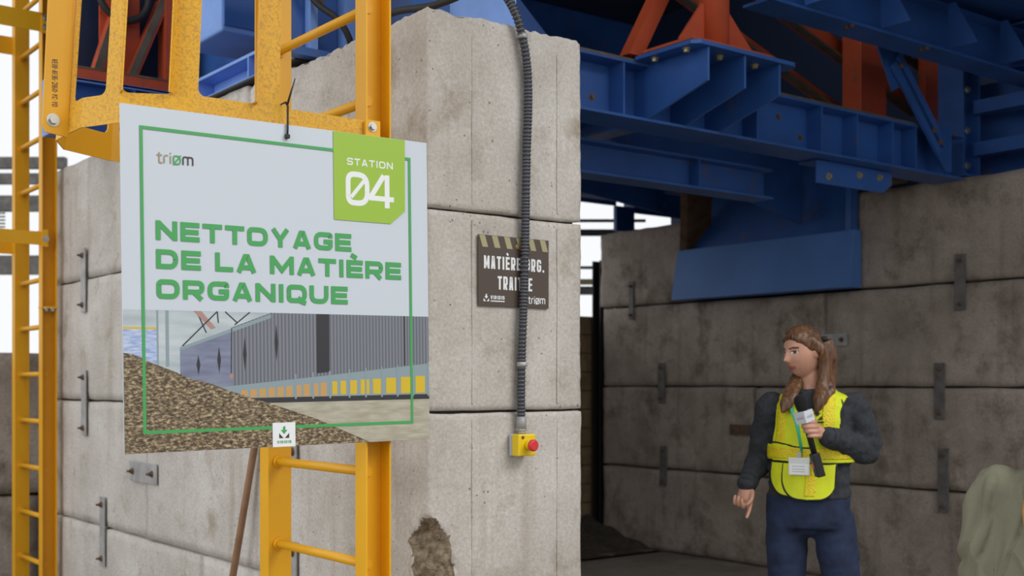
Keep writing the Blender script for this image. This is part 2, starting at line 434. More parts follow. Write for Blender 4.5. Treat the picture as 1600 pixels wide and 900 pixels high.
# hopper over the bay
hp = thing('hopper', 'dark blue steel hopper body closing the bay overhead', 'hopper')
MB().box(.60, 6.0, 1.9, 5.6, 3.42, 3.45).build('hopper_floor', M_BLUE, hp)
MB().prism([(.80, 1.95, 3.42), (.80, 1.95, 2.98), (.80, 4.2, 3.2), (.80, 4.9, 3.42)], (.02, 0, 0)).build('side_plate', M_BLUE, hp)
MB().prism([(2.2, 2.5, 3.42), (5.25, 2.5, 2.80), (5.25, 2.5, 3.42)], (0, .02, 0)).build('baffle_plate', M_BLUE, hp)
MB().prism([(1.6, 4.05, 3.42), (5.25, 4.05, 3.06), (5.25, 4.05, 3.42)], (0, .02, 0)).build('baffle_plate', M_BLUE, hp)
ibeam(MB(), 'y', 1.93, 5.4, 2.95, 3.18, 3.42, .16).build('joist', M_BLUE, hp)
ibeam(MB(), 'y', 1.93, 5.4, 1.55, 3.18, 3.42, .16).build('joist', M_BLUE, hp)
ibeam(MB(), 'x', .8, 5.9, 4.75, 3.27, 3.42, .16).build('joist', M_BLUE, hp)
MB().box(.60, 6.3, 5.55, 5.6, 3.45, 5.3).build('end_plate', M_BLUE, hp)
MB().box(.60, .63, 1.93, 5.55, 3.45, 5.3).build('side_plate', M_BLUE, hp)

MB().box(.8, 5.42, 4.86, 4.88, 3.24, 3.42).box(5.66, 6.7, 4.86, 4.88, 3.19, 3.42).box(5.42, 5.66, 4.86, 4.9, 3.0, 3.24).build('back_plate', M_BLUE, hp)
ch = thing('discharge_chute', 'blue chute lip set into the gap in the soiled wall', 'chute')
MB().prism([(5.12, 1.96, 2.258), (5.285, 1.96, 2.258), (5.285, 1.96, 2.70), (5.20, 1.96, 2.70)], (0, 1.87, 0)).build('lip_plate', pbr('mid_blue_paint', (.07, .19, .50), .5, var=.12, vscale=2, dirt=(.13, .10, .07), dirt_amt=.0, dscale=4), ch, .004)
MB().box(5.287, 5.95, 2.06, 3.80, 2.262, 2.30).build('chute_floor', M_BLUE, ch)
MB().prism([(5.27, 2.05, 2.70), (5.27, 3.70, 2.70), (5.40, 3.55, 3.40), (5.40, 2.05, 3.40)], (.02, 0, 0)).build('back_plate', M_BLUE, ch)
MB().prism([(5.20, 3.72, 2.70), (5.20, 3.80, 2.70), (4.6, 3.20, 3.42), (4.6, 3.12, 3.42)], (.3, 0, 0)).build('side_cheek', pbr('rust_streaked', (.10, .055, .03), .9, var=.4, vscale=8), ch)
MB().box(5.21, 5.30, 2.00, 2.05, 2.26, 3.06).build('side_flange', M_BLUE, ch)

# platform, column and brace at the right
pf = thing('upper_platform', 'dark blue steel platform overhead at the upper right', 'platform')
ibeam(MB(), 'x', 2.62, 5.55, .70, 3.60, 3.90, .20).build('edge_beam', M_BLUE, pf)
ibeam(MB(), 'y', -2.6, .80, 5.30, 3.66, 3.96, .22).build('edge_beam', M_BLUE, pf)
MB().box(2.6, 5.6, -2.6, .9, 3.98, 4.02).build('deck_plate', M_BLUE, pf)
for x in (2.9, 3.6, 4.3, 4.9):
    MB().prism([(x, .55, 3.90), (x, .40, 3.62), (x, .60, 3.62), (x, .60, 3.90)], (.012, 0, 0)).build('stiffener', M_BLUE, pf)
for y in (-1.9, -1.3, -.7, -.1):
    ibeam(MB(), 'x', 2.62, 5.2, y, 3.76, 3.98, .14).build('joist', M_BLUE, pf)
for x, y in ((3.35, .62), (3.35, .66), (4.1, .62), (4.1, .66)): inst('bolt', BOLT_S, pf, T((x, y, 3.60)) @ FACE_DN)

cl = thing('platform_column', 'blue steel column on the soiled wall carrying the platform corner', 'column', (5.42, 1.22, 3.0))
MB().box(-.11, -.095, -.10, .10, .012, .95).box(.095, .11, -.10, .10, .012, .95).box(-.095, .095, -.006, .006, .012, .95).build('column_shaft', M_BLUE, cl, .001)
MB().box(-.15, .15, -.14, .14, 0, .014).build('base_plate', M_BLUE, cl)
for x, z in ((-.07, .08), (-.07, .33), (-.07, .62)): inst('bolt', BOLT_B, cl, T((x, -.105, z)) @ FACE_NY)
for z0 in (.16, .46):
    rl = MB().box(.02, .06, -3.2, -.10, z0, z0+.095).box(.06, .12, -3.2, -.1, z0, z0+.012).box(.06, .12, -3.2, -.1, z0+.083, z0+.095)
    o = rl.build('guard_rail', M_BLUE); o.location = (5.42, 1.22, 3.0)
    tag(o, ['lower', 'upper'][z0 > .3]+' blue channel guard rail above the soiled wall', 'guard rail', 'guard rails by the column')
bp_ = thing('blue_side_sheet', 'blue steel side sheet with a sloping bar behind the guard rails', 'steel sheet', (5.80, 0, 3.0))
MB().box(0, .02, -3, 1.6, 0, .75).build('sheet', M_BLUE, bp_)
MB().prism([(-.03, 1.1, .20), (-.03, 1.1, .24), (-.03, -.6, .72), (-.03, -.6, .68)], (.03, 0, 0)).build('sloping_bar', M_BLUEDUST, bp_)
bc = thing('knee_brace', 'slanted blue double-channel brace between platform beam and column', 'brace')
A = Vector((4.32, .98, 3.64)); B = Vector((4.86, .98, 3.10)); dv = (B-A).normalized(); nv = Vector((dv.z, 0, -dv.x))
for s in (-1, 1):
    c0 = A+nv*s*.042
    MB().prism([c0-nv*.024, c0+nv*.024, c0+nv*.024+dv*.74, c0-nv*.024+dv*.74], (0, .03, 0)).build('channel', M_BLUE, bc, .002)
MB().prism([(4.16, 1.015, 3.70), (4.44, 1.015, 3.70), (4.44, 1.015, 3.50), (4.32, 1.015, 3.44)], (0, .012, 0)).build('gusset_plate', M_BLUE, bc)
MB().prism([(4.70, 1.015, 3.20), (5.0, 1.015, 3.30), (5.0, 1.015, 2.98), (4.93, 1.015, 2.98)], (0, .012, 0)).build('gusset_plate', M_BLUE, bc)
for t_ in (.05, .58, .68): inst('bolt', BOLT_S, bc, T(A+dv*t_+Vector((0, -.002, 0))) @ FACE_NY)

# red conveyor stringers and column behind the cross beam
cv = thing('conveyor_frame', 'rust red inclined conveyor channels descending behind the cross beam', 'conveyor')
for (xa, za, xb, zb, hgt, yy) in ((3.0, 4.40, 5.7, 3.60, .17, 1.80), (3.3, 4.62, 5.9, 3.90, .17, 1.75), (2.3, 4.30, 5.2, 3.38, .10, 1.85)):
    MB().prism([(xa, yy, za), (xb, yy, zb), (xb, yy, zb+hgt), (xa, yy, za+hgt)], (0, .012, 0)).build('stringer_web', M_RED, cv)
    MB().prism([(xa, yy-.07, za), (xb, yy-.07, zb), (xb, yy-.07, zb+.014), (xa, yy-.07, za+.014)], (0, .07, 0)).build('stringer_flange', M_BLUEDUST, cv)
rc = thing('red_column', 'brown red box column standing behind the cross beam', 'column', (4.95, 1.72, 3.0))
MB().box(-.22, .08, -.16, 0, 0, 1.3).box(.08, .10, -.1, 0, 0, 1.3).box(.10, .22, -.03, 0, 0, 1.3).build('column_shaft', M_RED, rc, .003)
MB().box(-.28, .28, -.2, .1, -.0, .02).build('base_plate', M_BLUEDUST, rc)
rp = MB().box(5.55, 5.75, 1.58, 1.64, 3.0, 4.1).build('red_plate', M_RED); tag(rp, 'bright orange red upright plate behind the knee brace', 'steel plate')

# ------------------------------------------------------------------ steelwork over the left wall
wt = thing('wall_top_beam', 'pale blue steel beam lying along the top of the pale block wall', 'steel beam')
ibeam(MB(), 'y', 1.0, 3.25, .10, 2.935, 3.06, .20).build('beam_body', M_BLUEL, wt, .002)
MB().box(-.02, .25, 1.0, 3.2, 2.925, 2.934).build('packing_strip', M_DARKST, wt)
for y in (1.5, 2.1, 2.7): MB().box(0.0, .09, y-.005, y+.005, 2.951, 3.044).build('stiffener', M_BLUEL, wt)
bxo = thing('blue_box_beam', 'light blue box beam jutting out above the pale block wall', 'steel beam', (.02, 1.84, 3.25))
MB().box(0, .5, 0, .45, 0, .6).build('box_body', M_BLUEL, bxo, .012)
MB().box(.012, .5, -.012, 0, .03, .6).build('end_plate', M_BLUE, bxo)  # end face in the darker blue, its shade put into the colour
cb2 = thing('rear_cross_beam', 'blue beam end poking out over the far end of the pale block wall', 'steel beam')
ibeam(MB(), 'x', -.34, .56, 3.37, 2.95, 3.275, .20).build('beam_body', M_BLUE, cb2, .002)
MB().box(-.352, -.34, 3.27, 3.47, 2.95, 3.275).build('end_plate', M_BLUEL, cb2)
MB().box(-.33, .5, 3.27, 3.29, 3.255, 3.275).build('flange_edge', M_BLUEL, cb2)
for x in (.12, .36): MB().box(x-.006, x+.006, 3.275, 3.36, 2.966, 3.259).build('stiffener', M_BLUE, cb2)
ot = thing('red_trestle', 'orange red braced trestle with pulley on the rear cross beam', 'trestle')
MB().box(-.30, .56, 3.28, 3.46, 3.277, 3.335).build('sill_bar', M_RED, ot)
MB().box(-.30, .56, 3.275, 3.47, 3.335, 3.345).build('dust_layer', M_BLUEDUST, ot)
for (xa, xb, m) in ((-.09, .06, 0), (.11, .31, 0)):
    MB().prism([(xa, 3.38, 3.345), (xa+.06, 3.38, 3.345), (xb+.07, 3.38, 3.86), (xb+.01, 3.38, 3.86)], (0, .09, 0)).build('raking_bar', M_RED, ot)
    MB().prism([(xa-.002, 3.375, 3.345), (xa+.045, 3.375, 3.345), (xb+.055, 3.375, 3.86), (xb+.008, 3.375, 3.86)], (0, .004, 0)).build('dust_layer', M_BLUEDUST, ot)
MB().box(-.02, .22, 3.47, 3.49, 3.345, 3.95).build('web_plate', M_RED, ot)
MB().box(.34, .46, 3.36, 3.48, 3.345, 3.95).build('upright', M_RED, ot)
MB().box(-.26, .58, 3.62, 3.65, 3.0, 4.3).box(-.26, .58, 3.5, 3.65, 4.02, 4.05).build('recess_backdrop', pbr('recess_shade_navy', (.012, .022, .062), .5, var=.2), ot)  # added backdrop, shade of the recess put into its near-black colour
pr_ = []
for k in range(25):
    a = 2*PI*k/24; pr_.append((.10+.15*math.cos(a), 3.40, 3.84+.15*math.sin(a)))
MB().tube(pr_, .022, 8, cap=False).build('pulley_rim', M_DARKST, ot)
nv_ = thing('navy_panel', 'dark navy steel frame panel seen between the ladder rails', 'steel panel', (.02, .98, 2.93))
MB().box(-.12, .60, 0, .02, 0, .75).build('panel', M_BLUE, nv_)
MB().box(.0, .035, -.05, 0, 0, .75).build('flange', M_BLUEL, nv_)
MB().box(.16, .24, -.06, 0, 0, .75).build('flange', M_BLUEL, nv_)
MB().box(-.12, .6, -.06, .0, -.004, .03).build('sill', M_BLUE, nv_)
for z in (.12, .26): inst('bolt', BOLT_S, nv_, T((.07, 0, z)) @ FACE_NY)
cp = thing('blue_post_foot', 'light blue post foot with base plate bolted on top of the pillar', 'steel post', (.47, .40, 2.925))
MB().box(-.20, .20, -.16, .30, 0, .018).build('base_plate', M_BLUEL, cp, .002)
MB().box(-.17, .15, -.13, -.11, .018, .8).build('face_plate', M_BLUEL, cp)
MB().box(-.15, .13, -.11, .2, .018, .8).build('post_shaft', M_BLUE, cp)
dk = thing('diagonal_web', 'dark blue diagonal stiffener frame beside the pillar top', 'steel frame', (1.0, 1.45, 3.0))
MB().prism([(-.05, 0, 1.0), (.10, 0, 1.0), (.98, 0, .262), (.83, 0, .262)], (0, .1, 0)).build('diagonal', M_BLUE, dk, .003)
MB().box(-.20, -.06, -.02, .1, .0, 1.2).build('upright', M_BLUE, dk)
# black cables lying over the wall top
for nm, pts, lab in (('cable', [(.12, .62, 2.95), (.10, .42, 3.0), (.10, .10, 2.955), (.2, -.0, 3.02), (.3, .1, 3.2)], 'dark hose lying over the top edge of the pillar'),
                     ('cable', [(-.05, .93, 3.30), (0.02, .90, 3.16), (.10, .84, 3.08), (.16, .84, 3.0), (.2, .9, 2.94)], 'looped dark cable hanging in front of the navy panel')):
    P = [Vector(p) for p in pts]; sm = []
    for i in range(len(P)-1):
        for k in range(8):
            t = k/8; p0 = P[max(i-1, 0)]; p1 = P[i]; p2 = P[i+1]; p3 = P[min(i+2, len(P)-1)]
            sm.append(.5*((2*p1)+(p2-p0)*t+(2*p0-5*p1+4*p2-p3)*t*t+(3*p1-p0-3*p2+p3)*t**3))
    sm.append(P[-1]); o = MB().tube(sm, .014, 10).build(nm, M_DARKST); tag(o, lab, 'cable')

# ------------------------------------------------------------------ far things seen between ladders and past the pillar
fp = thing('distant_gantry', 'dark far gantry rails seen in daylight beyond the second ladder', 'gantry', (1.57, 10.96, 0), (0, 0, -YAW))
for (z0, z1) in ((4.04, 4.17), (3.86, 3.98), (3.54, 3.72), (2.80, 3.02)):
    MB().box(-3, .55, -.05, .05, z0, z1).build('rail', M_STRAPD, fp)
for x in (-1.6, -.45, .5): MB().box(x-.04, x+.04, -.04, .04, 0, 4.0).build('post', M_STRAPD, fp)
for k in range(12): MB().box(-.42, -.14, -.06, -.05, 3.10+k*.04, 3.12+k*.04).build('slat', M_STRAPD, fp)
fr = thing('distant_railing', 'thin rails and beam seen in daylight past the pillar edge', 'railing', (6.2, 6.12, 0), (0, 0, -YAW))
for (z0, z1, m) in ((3.28, 3.31, M_DARKST), (3.13, 3.20, M_DARKST), (2.77, 2.80, M_STRAPD), (2.60, 2.66, M_TAN), (2.49, 2.58, M_STRAPD)):
    MB().box(-1.2, .6, -.02, .02, z0, z1).build('rail', m, fr)
for x in (-.9, .45): MB().box(x-.02, x+.02, -.02, .02, 0, 3.3).build('post', M_DARKST, fr)

# ------------------------------------------------------------------ caged ladders
HW = .096; FL = .07
def rail_mesh(opens, z0, z1):
    """C-section rail: web in plane y=0, flanges towards opens*y"""
    t = .007; b = MB(); e = opens*FL
    b.prism([(0, 0, z0), (HW, 0, z0), (HW, e, z0), (HW-t, e, z0), (HW-t, opens*t, z0), (t, opens*t, z0), (t, e, z0), (0, e, z0)], (0, 0, z1-z0))
    return b
def ladder(name, label, x0, yn, yf, ztop, mat, rung0, pitch=.3075):
    L = thing(name, label, 'ladder', (x0, 0, 0))
    for y, op in ((yn, -1), (yf, 1)):
        r = rail_mesh(op, 0, ztop).build('rail', mat, L, .002); r.location = (0, y, 0)
        MB().box(-.02, HW+.05, y-.06, y+.06, 0, .012).build('foot_plate', mat, L)
    n = int((ztop-rung0)/pitch)
    b = MB().tube([(HW*.45, yn-.012, 0), (HW*.45, yf-.002, 0)], .0165, 12)
    b.tube([(HW*.45, yf-.014, 0), (HW*.45, yf-.001, 0)], .024, 12)
    me = b.mesh('rung', mat)
    for k in range(n+1): inst('rung', me, L, T((0, 0, rung0+k*pitch)))
    return L
YN, YF = -.198, .44
lad = ladder('cage_ladder', 'yellow steel ladder with channel rails standing before the pale block wall', -.419, YN, YF, 4.2, M_YEL, 1.237-.3075*4)
for y in (.30,):   # wall stand-offs
    for z in (.4, 3.4): MB().box(HW, .415, YF+.01, YF+.06, z, z+.05).build('standoff', M_YEL, lad)
lad2 = ladder('cage_ladder', 'second yellow ladder farther back at the left edge', -.135, 4.29, 4.83, 5.2, M_YELS, .05, .3075)
for z in (2.01,):
    MB().box(-.004, HW+.004, 4.215, 4.285, z, z+.012).build('splice_flange', M_YEL, lad2)
    for x in (.03, .07): inst('bolt', BOLT_B, lad2, T((x, 4.24, z)) @ FACE_DN)

# safety cage of the near ladder: folded sheet bands and uprights, two halves bolted at the front
def cage_pt(s_pts, s, z, off=0):
    """point on the plan polyline at distance s, flared outwards below"""
    acc = 0
    for i in range(len(s_pts)-1):
        a = Vector(s_pts[i]); b = Vector(s_pts[i+1]); l = (b-a).length
        if s <= acc+l or i == len(s_pts)-2:
            d = (b-a)/l; p = a+d*(s-acc); n = Vector((d.y, -d.x)); p = p+n*off
            fl_ = (z-2.30)*.07*max(0, (-.42-p.x)/.9)
            return Vector((p.x+fl_, p.y, z))
        acc += l
def sheet(b, S, s0, s1, z0, z1, th=.005, mi=0):
    acc = 0; cuts = [s0]
    for i in range(len(S)-1):
        acc += (Vector(S[i+1])-Vector(S[i])).length
        if s0+1e-4 < acc < s1-1e-4: cuts.append(acc)
    cuts.append(s1); vs = []; n = len(cuts)
    for z in (z0, z1):
        for off in (0, th):
            for s in cuts: vs.append(cage_pt(S, s, z, off))
    fs = []
    for i in range(n-1):
        A0, A1, B0, B1 = i, i+n, i+2*n, i+3*n
        fs += [(A1, A1+1, B1+1, B1), (A0+1, A0, B0, B0+1), (A0, A0+1, A1+1, A1), (B0+1, B0, B1, B1+1)]
    fs += [(0, n, 3*n, 2*n), (n-1, 3*n-1, 4*n-1, 2*n-1)]
    b.add(vs, fs, mi); return b
def fillet(b, S, s, z, ds, dz, r=.022, th=.005):
    """rounded inner corner between an upright and a band"""
    pts = [(s, z)]+[(s+ds*r*(1-math.sin(a*PI/12)), z+dz*r*(1-math.cos(a*PI/12))) for a in range(7)]
    n = len(pts); vs = [cage_pt(S, max(0, p[0]), p[1], o) for o in (0, th) for p in pts]
    b.add(vs, [tuple(range(n)), tuple(range(n, 2*n))[::-1]]+[(i, i+1, n+i+1, n+i) for i in range(1, n-1)], 0)
def plen(S): return sum((Vector(S[i+1])-Vector(S[i])).length for i in range(len(S)-1))
CZ0, CZ1, CZ2, CZ3 = 2.298, 2.388, 3.30, 3.40
def cage_half(name, label, S, ups, mat):
    c = thing(name, label, 'ladder cage'); Ln = plen(S)
    b = MB(); sheet(b, S, 0, Ln, CZ0, CZ1)
    for (a, e, _) in ups:
        if a > .03: fillet(b, S, a, CZ1, -1, 1)
        if e < Ln-.03: fillet(b, S, e, CZ1, 1, 1)
    b.build('lower_band', mat, c)
    b = MB(); sheet(b, S, 0, Ln, CZ2, CZ3); b.build('upper_band', mat, c)
    for (a, e, lip) in ups:
        b = MB(); sheet(b, S, a, e, CZ1, CZ2)
        if lip:
            s = a if lip < 0 else e
            p0 = cage_pt(S, s, CZ1); p1 = cage_pt(S, s, CZ2)
            q = (cage_pt(S, s, CZ1, -.03)-p0)+(cage_pt(S, s-.02*lip, CZ1)-p0)*-.45
            b.prism([p0, p1, p1+q, p0+q], (cage_pt(S, s+.004, CZ1)-cage_pt(S, s, CZ1)))
        b.build('upright', mat, c)
    return c, Ln
S1 = [(-.424, -.262), (-1.0, -.250), (-1.19, -.145), (-1.255, -.01), (-1.258, .105)]
cage, Ln = cage_half('ladder_cage', 'dusty yellow near half of the ladder cage from which the white sign hangs', S1,
                     [(.302, .379, 1), (.567, .637, 1), (.787, .850, -1), (plen(S1)-.035, plen(S1), 0)], M_YELD)
fb = MB()
fb.prism([(-1.258, .100, CZ0-.012), (-1.325, .100, CZ0-.004), (-1.335, .100, CZ0+.02), (-1.285, .100, 3.4), (-1.205, .100, 3.4)], (0, .006, 0))
fb.build('bolted_flange', M_YEL, cage, .001)
tb = MB()
def bar_tf(p): return Vector((-1.306+p[1], .0992, 2.520-p[0]))
cage_text = (tb, bar_tf)
inst('bolt', BOLT_B, cage, T((-1.303, .10, CZ0+.035)) @ FACE_NY @ Matrix.Scale(.75, 4))
# fixing to the ladder rail
MB().box(-.427, -.372, -.279, -.2695, CZ0-.02, CZ1+.0).build('end_bracket', M_YEL, cage)
inst('bolt', BOLT_B, cage, T((-.402, -.279, CZ0+.068)) @ FACE_NY @ Matrix.Scale(.6, 4))
S2 = [(-1.258, .117), (-1.255, .232), (-1.19, .367), (-1.0, .472), (-.424, .516)]
cage2, _ = cage_half('ladder_cage', 'clean yellow far half of the ladder cage bolted to the dusty half', S2,
                     [(0, .035, 0), (.462, .508, 0), (.725, .800, 0), (1.045, 1.075, 0)], M_YEL)
# cage straps on the second ladder
c2 = thing('ladder_cage', 'yellow cage straps bolted to the second ladder at the left edge', 'ladder cage')
for z in (2.41, 3.77):
    S3 = [(-.135, 4.215), (-.95, 4.20), (-1.1, 4.35), (-1.1, 4.8), (-.95, 4.92), (-.135, 4.90)]
    b = MB()
    for i in range(len(S3)-1):
        a = Vector((*S3[i], z)); e = Vector((*S3[i+1], z)); d = (e-a).normalized(); n = Vector((d.y, -d.x, 0))*.006
        b.prism([a, e, e+n, a+n], (0, 0, .085 if z < 3 else .12))
    b.build('hoop_strap', M_YEL, c2)
    MB().box(-.14, -.10, 4.206, 4.215, z-.01, z+.10).build('end_bracket', M_YEL, c2)
    for dz in ((.04,) if z < 3 else (.03, .09)): inst('bolt', BOLT_B, c2, T((-.115, 4.206, z+dz)) @ FACE_NY @ Matrix.Scale(.8, 4))
for (x, y) in ((-.6, 4.205), (-1.1, 4.6)): MB().box(x-.03, x+.03, y, y+.006, 2.41, 3.9).build('upright', M_YEL, c2)

# wooden tool handle leaning on the wall
hd = MB().tube([(-.13, 1.62, .02), (-.035, 1.36, 1.24), (-.022, 1.30, 1.50)], [.017, .016, .015], 12)
o = hd.build('tool_handle', M_WOODH); tag(o, 'brown wooden tool handle leaning on the pale wall behind the ladder', 'tool handle')

# ------------------------------------------------------------------ strap plates tying the blocks
def strap(label, facing_x, y, z0, z1, wdt=.05, mat=None, horizontal=False, boltmat=None, gx=.012, group='strap plates bolted across block joints'):
    s = thing('strap_plate', label, 'strap plate', (facing_x, y, 0), group=group)
    b = MB()
    if horizontal: b.box(-gx-.008, -gx, -horizontal/2, horizontal/2, z0, z1)
    else: b.box(-gx-.008, -gx, -wdt/2, wdt/2, z0, z1)
    b.build('plate', mat, s, .001)
    pts = ((-horizontal*.36, (z0+z1)/2), (horizontal*.36, (z0+z1)/2)) if horizontal else ((0, z0+.045), (0, z1-.045))
    for (yy, zz) in pts:
        inst('bolt', boltmat or BOLT_L, s, T((-gx-.008, yy, zz)) @ FACE_NX)
        MB().tube([(-gx, yy, zz), (.02, yy, zz)], .007, 8).build('shank', M_RUST, s)
    return s
BOLT_L = bolt_mesh(.013, .013, M_RUST, .02)
strap('upright strap plate across the highest visible joint of the pale wall', 0, 3.785, 1.966, 2.36, .080, M_GALV)
strap('upright strap plate across the middle joint of the pale wall', 0, 3.773, 1.21, 1.611, .080, M_GALV)
strap('upright strap plate across the lowest visible joint of the pale wall', 0, 3.44, .448, .857, .080, M_GALV)
strap('short horizontal strap plate across a vertical joint below the white sign', 0, 2.785, .985, 1.095, mat=M_GALV, horizontal=.40)
strap('grey strap plate half hidden behind the ladder rail under the white sign', 0, 1.02, 1.19, 1.65, .06, M_GALV)
strap('grey strap plate low behind the ladder rail beside the bottom rung', 0, 1.02, .43, .845, .06, M_GALV)
strap('rusty strap plate high on the soiled wall right of the blue chute', XW, 1.129, 2.047, 2.448, .085, M_STRAPD)
strap('rusty strap plate on the soiled wall right of the woman at head height', XW, 1.292, 1.27, 1.676, .085, M_STRAPD)
strap('rusty strap plate low on the soiled wall right of the woman', XW, 1.261, .60, 1.063, .085, M_STRAPD)
strap('dark strap plate on the soiled wall midway between pillar and woman', XW, 4.117, 1.347, 1.714, .085, M_STRAPD)
strap('dark strap plate low on the soiled wall left of the woman', XW, 4.092, .593, .958, .085, M_STRAPD)
strap('dark strap plate under the top block left of the blue chute', XW, 4.512, 2.12, 2.479, .06, M_STRAPD)
strap('horizontal strap plate beside the woman\'s hair', XW, 2.27, 1.82, 1.915, mat=M_GALV, horizontal=.36)
strap('horizontal rusty strap plate just left of the woman\'s shoulder', XW, 3.16, 1.09, 1.18, mat=M_RUST, horizontal=.26)

# ------------------------------------------------------------------ stroke lettering
def rpath(pts, r, closed=False, n=5):
    """round the corners of a polyline"""
    P = [Vector((p[0], p[1])) for p in pts]; out = []; m = len(P)
    for i in range(m):
        if not closed and i in (0, m-1): out.append(P[i]); continue
        a, p, c = P[i-1], P[i], P[(i+1) % m]
        d1 = a-p; d2 = c-p; k = min(r, d1.length*.5, d2.length*.5)
        if k < 1e-6: out.append(p); continue
        s = p+d1.normalized()*k; e = p+d2.normalized()*k
        for j in range(n+1):
            t = j/n; out.append(s*(1-t)**2+p*2*t*(1-t)+e*t*t)
    return out
INK = [0]
def ribbon(b, pts, t, closed=False, tf=None, mi=0):
    P = [Vector((p[0], p[1])) for p in pts]; n = len(P); L = []; R = []
    for i in range(n):
        if closed: a, c = P[i-1], P[(i+1) % n]
        else: a, c = P[max(i-1, 0)], P[min(i+1, n-1)]
        d1 = (P[i]-a); d2 = (c-P[i])
        if d1.length < 1e-9: d1 = d2
        if d2.length < 1e-9: d2 = d1
        d1 = d1.normalized(); d2 = d2.normalized(); n1 = Vector((-d1.y, d1.x)); n2 = Vector((-d2.y, d2.x))
        m = (n1+n2); m = m.normalized() if m.length > 1e-6 else n1
        k = min(2.2, 1/max(.3, m.dot(n1))); L.append(P[i]+m*k*t/2); R.append(P[i]-m*k*t/2)
    INK[0] = (INK[0]+1) % 20; e_ = Vector((0, -1e-5*INK[0], 0))
    vs = [tf(p)+e_ for p in L+R]; fs = [(i, n+i, n+(i+1) % n, (i+1) % n) for i in range(n if closed else n-1)]
    b.add(vs, fs, mi)
def glyph(ch, w, h, t, rr=.3):
    """-> list of (points, closed)"""
    x0, x1, y0, y1, xm, ym = t/2, w-t/2, t/2, h-t/2, w/2, h/2; r = rr*min(w, h); o = []
    def P(*p, rad=0, closed=False): o.append((rpath(p, rad, closed) if rad else list(p), closed))
    acc = None
    if ch in 'ÈÉ': acc = ch; ch = 'E'
    if ch == 'N': P((x0, 0), (x0, h)); P((x0*1.15, h-t*.4), (x1-x0*.15, t*.4)); P((x1, 0), (x1, h))
    elif ch == 'E': P((x0, 0), (x0, h)); P((0, y0), (w, y0)); P((0, ym), (w*.95, ym)); P((0, y1), (w, y1))
    elif ch == 'T': P((0, y1), (w, y1)); P((xm, 0), (xm, h))
    elif ch in 'OQ0D':
        if ch == 'D': o.append((rpath([(x0, y0), (x1, y0), (x1, y1), (x0, y1)], r*1.25, False), True))
        else: P((x0, ym), (x0, y0), (x1, y0), (x1, y1), (x0, y1), rad=r*1.2, closed=True)
        if ch == 'Q': P((w*.55, h*.3), (w*.72, h*.08), (w*.95, -h*.02))
        if ch == '0' and w > h*.55: P((w*.24, h*.30), (w*.76, h*.70))
    elif ch == 'Y': P((t*.55, h), (xm, h*.42)); P((w-t*.55, h), (xm, h*.42)); P((xm, 0), (xm, h*.47))
    elif ch in 'AV':
        pts = [(t*.55, 0), (xm-t*.28, y1), (xm+t*.28, y1), (w-t*.55, 0)]
        if ch == 'V': pts = [(p[0], h-p[1]) for p in pts]
        P(*pts)
        if ch == 'A': P((w*.2, h*.27), (w*.8, h*.27))
    elif ch == 'G': P((x1, h*.70), (x1, y1), (x0, y1), (x0, y0), (x1, y0), (x1, h*.48), (w*.55, h*.48), rad=r*1.1) if False else o.append((rpath([(x1, h*.68), (x1, y1), (x0, y1), (x0, y0), (x1, y0), (x1, h*.47)], r*1.1)+[Vector((w*.52, h*.47))], False))
    elif ch == 'L': P((x0, h), (x0, y0), (w, y0))
    elif ch == 'M': P((x0, 0), (x0, h)); P((x1, 0), (x1, h)); P((x0*1.3, h-t*.5), (xm, h*.22), (x1-x0*.3, h-t*.5))
    elif ch == 'I' or ch == '1': P((xm, 0), (xm, h))
    elif ch == 'R': P((x0, 0), (x0, h)); P((0, y1), (x1, y1), (x1, h*.40), (0, h*.40), rad=r*.9); P((w*.5, h*.40), (w-t*.6, 0))
    elif ch == 'P': P((x0, 0), (x0, h)); P((0, y1), (x1, y1), (x1, h*.40), (0, h*.40), rad=r*.9)
    elif ch == 'B' or ch == '8': P((x0, 0), (x0, h)); P((0, y1), (x1, y1), (x1, ym), (0, ym), rad=r*.8); P((0, ym), (x1, ym), (x1, y0), (0, y0), rad=r*.8)
    elif ch == 'U': P((x0, h), (x0, y0), (x1, y0), (x1, h), rad=r*1.1)
    elif ch == 'S': P((x1, h*.74), (x1, y1), (x0, y1), (x0, ym), (x1, ym), (x1, y0), (x0, y0), (x0, h*.26), rad=r*.8)
    elif ch == 'C': P((x1, h*.7), (x1, y1), (x0, y1), (x0, y0), (x1, y0), (x1, h*.3), rad=r)
    elif ch == '4': P((w*.66, h-t*.3), (t*.7, h*.29)); P((t*.3, h*.27), (w, h*.27)); P((w*.72, 0), (w*.72, h))
    elif ch == '2': P((x0, h*.72), (x0, y1), (x1, y1), (x1, ym), (x0, y0*1.2), (x0, y0), (w, y0), rad=r*.3)
    elif ch == '3': P((x0, y1), (x1, y1), (x1, y0), (x0, y0), rad=r*.8); P((w*.3, ym), (x1, ym))
    elif ch == '6': P((x1, y1), (x0, y1), (x0, y0), (x1, y0), (x1, ym), (x0, ym), rad=r*.6)
    elif ch == '-': P((w*.15, ym), (w*.85, ym))
    elif ch == '.': P((x0, 0), (x0, t))
    if acc: P(*(((w*.28, h*1.30), (w*.62, h*1.12)) if acc == 'È' else ((w*.40, h*1.12), (w*.74, h*1.30))))
    return o
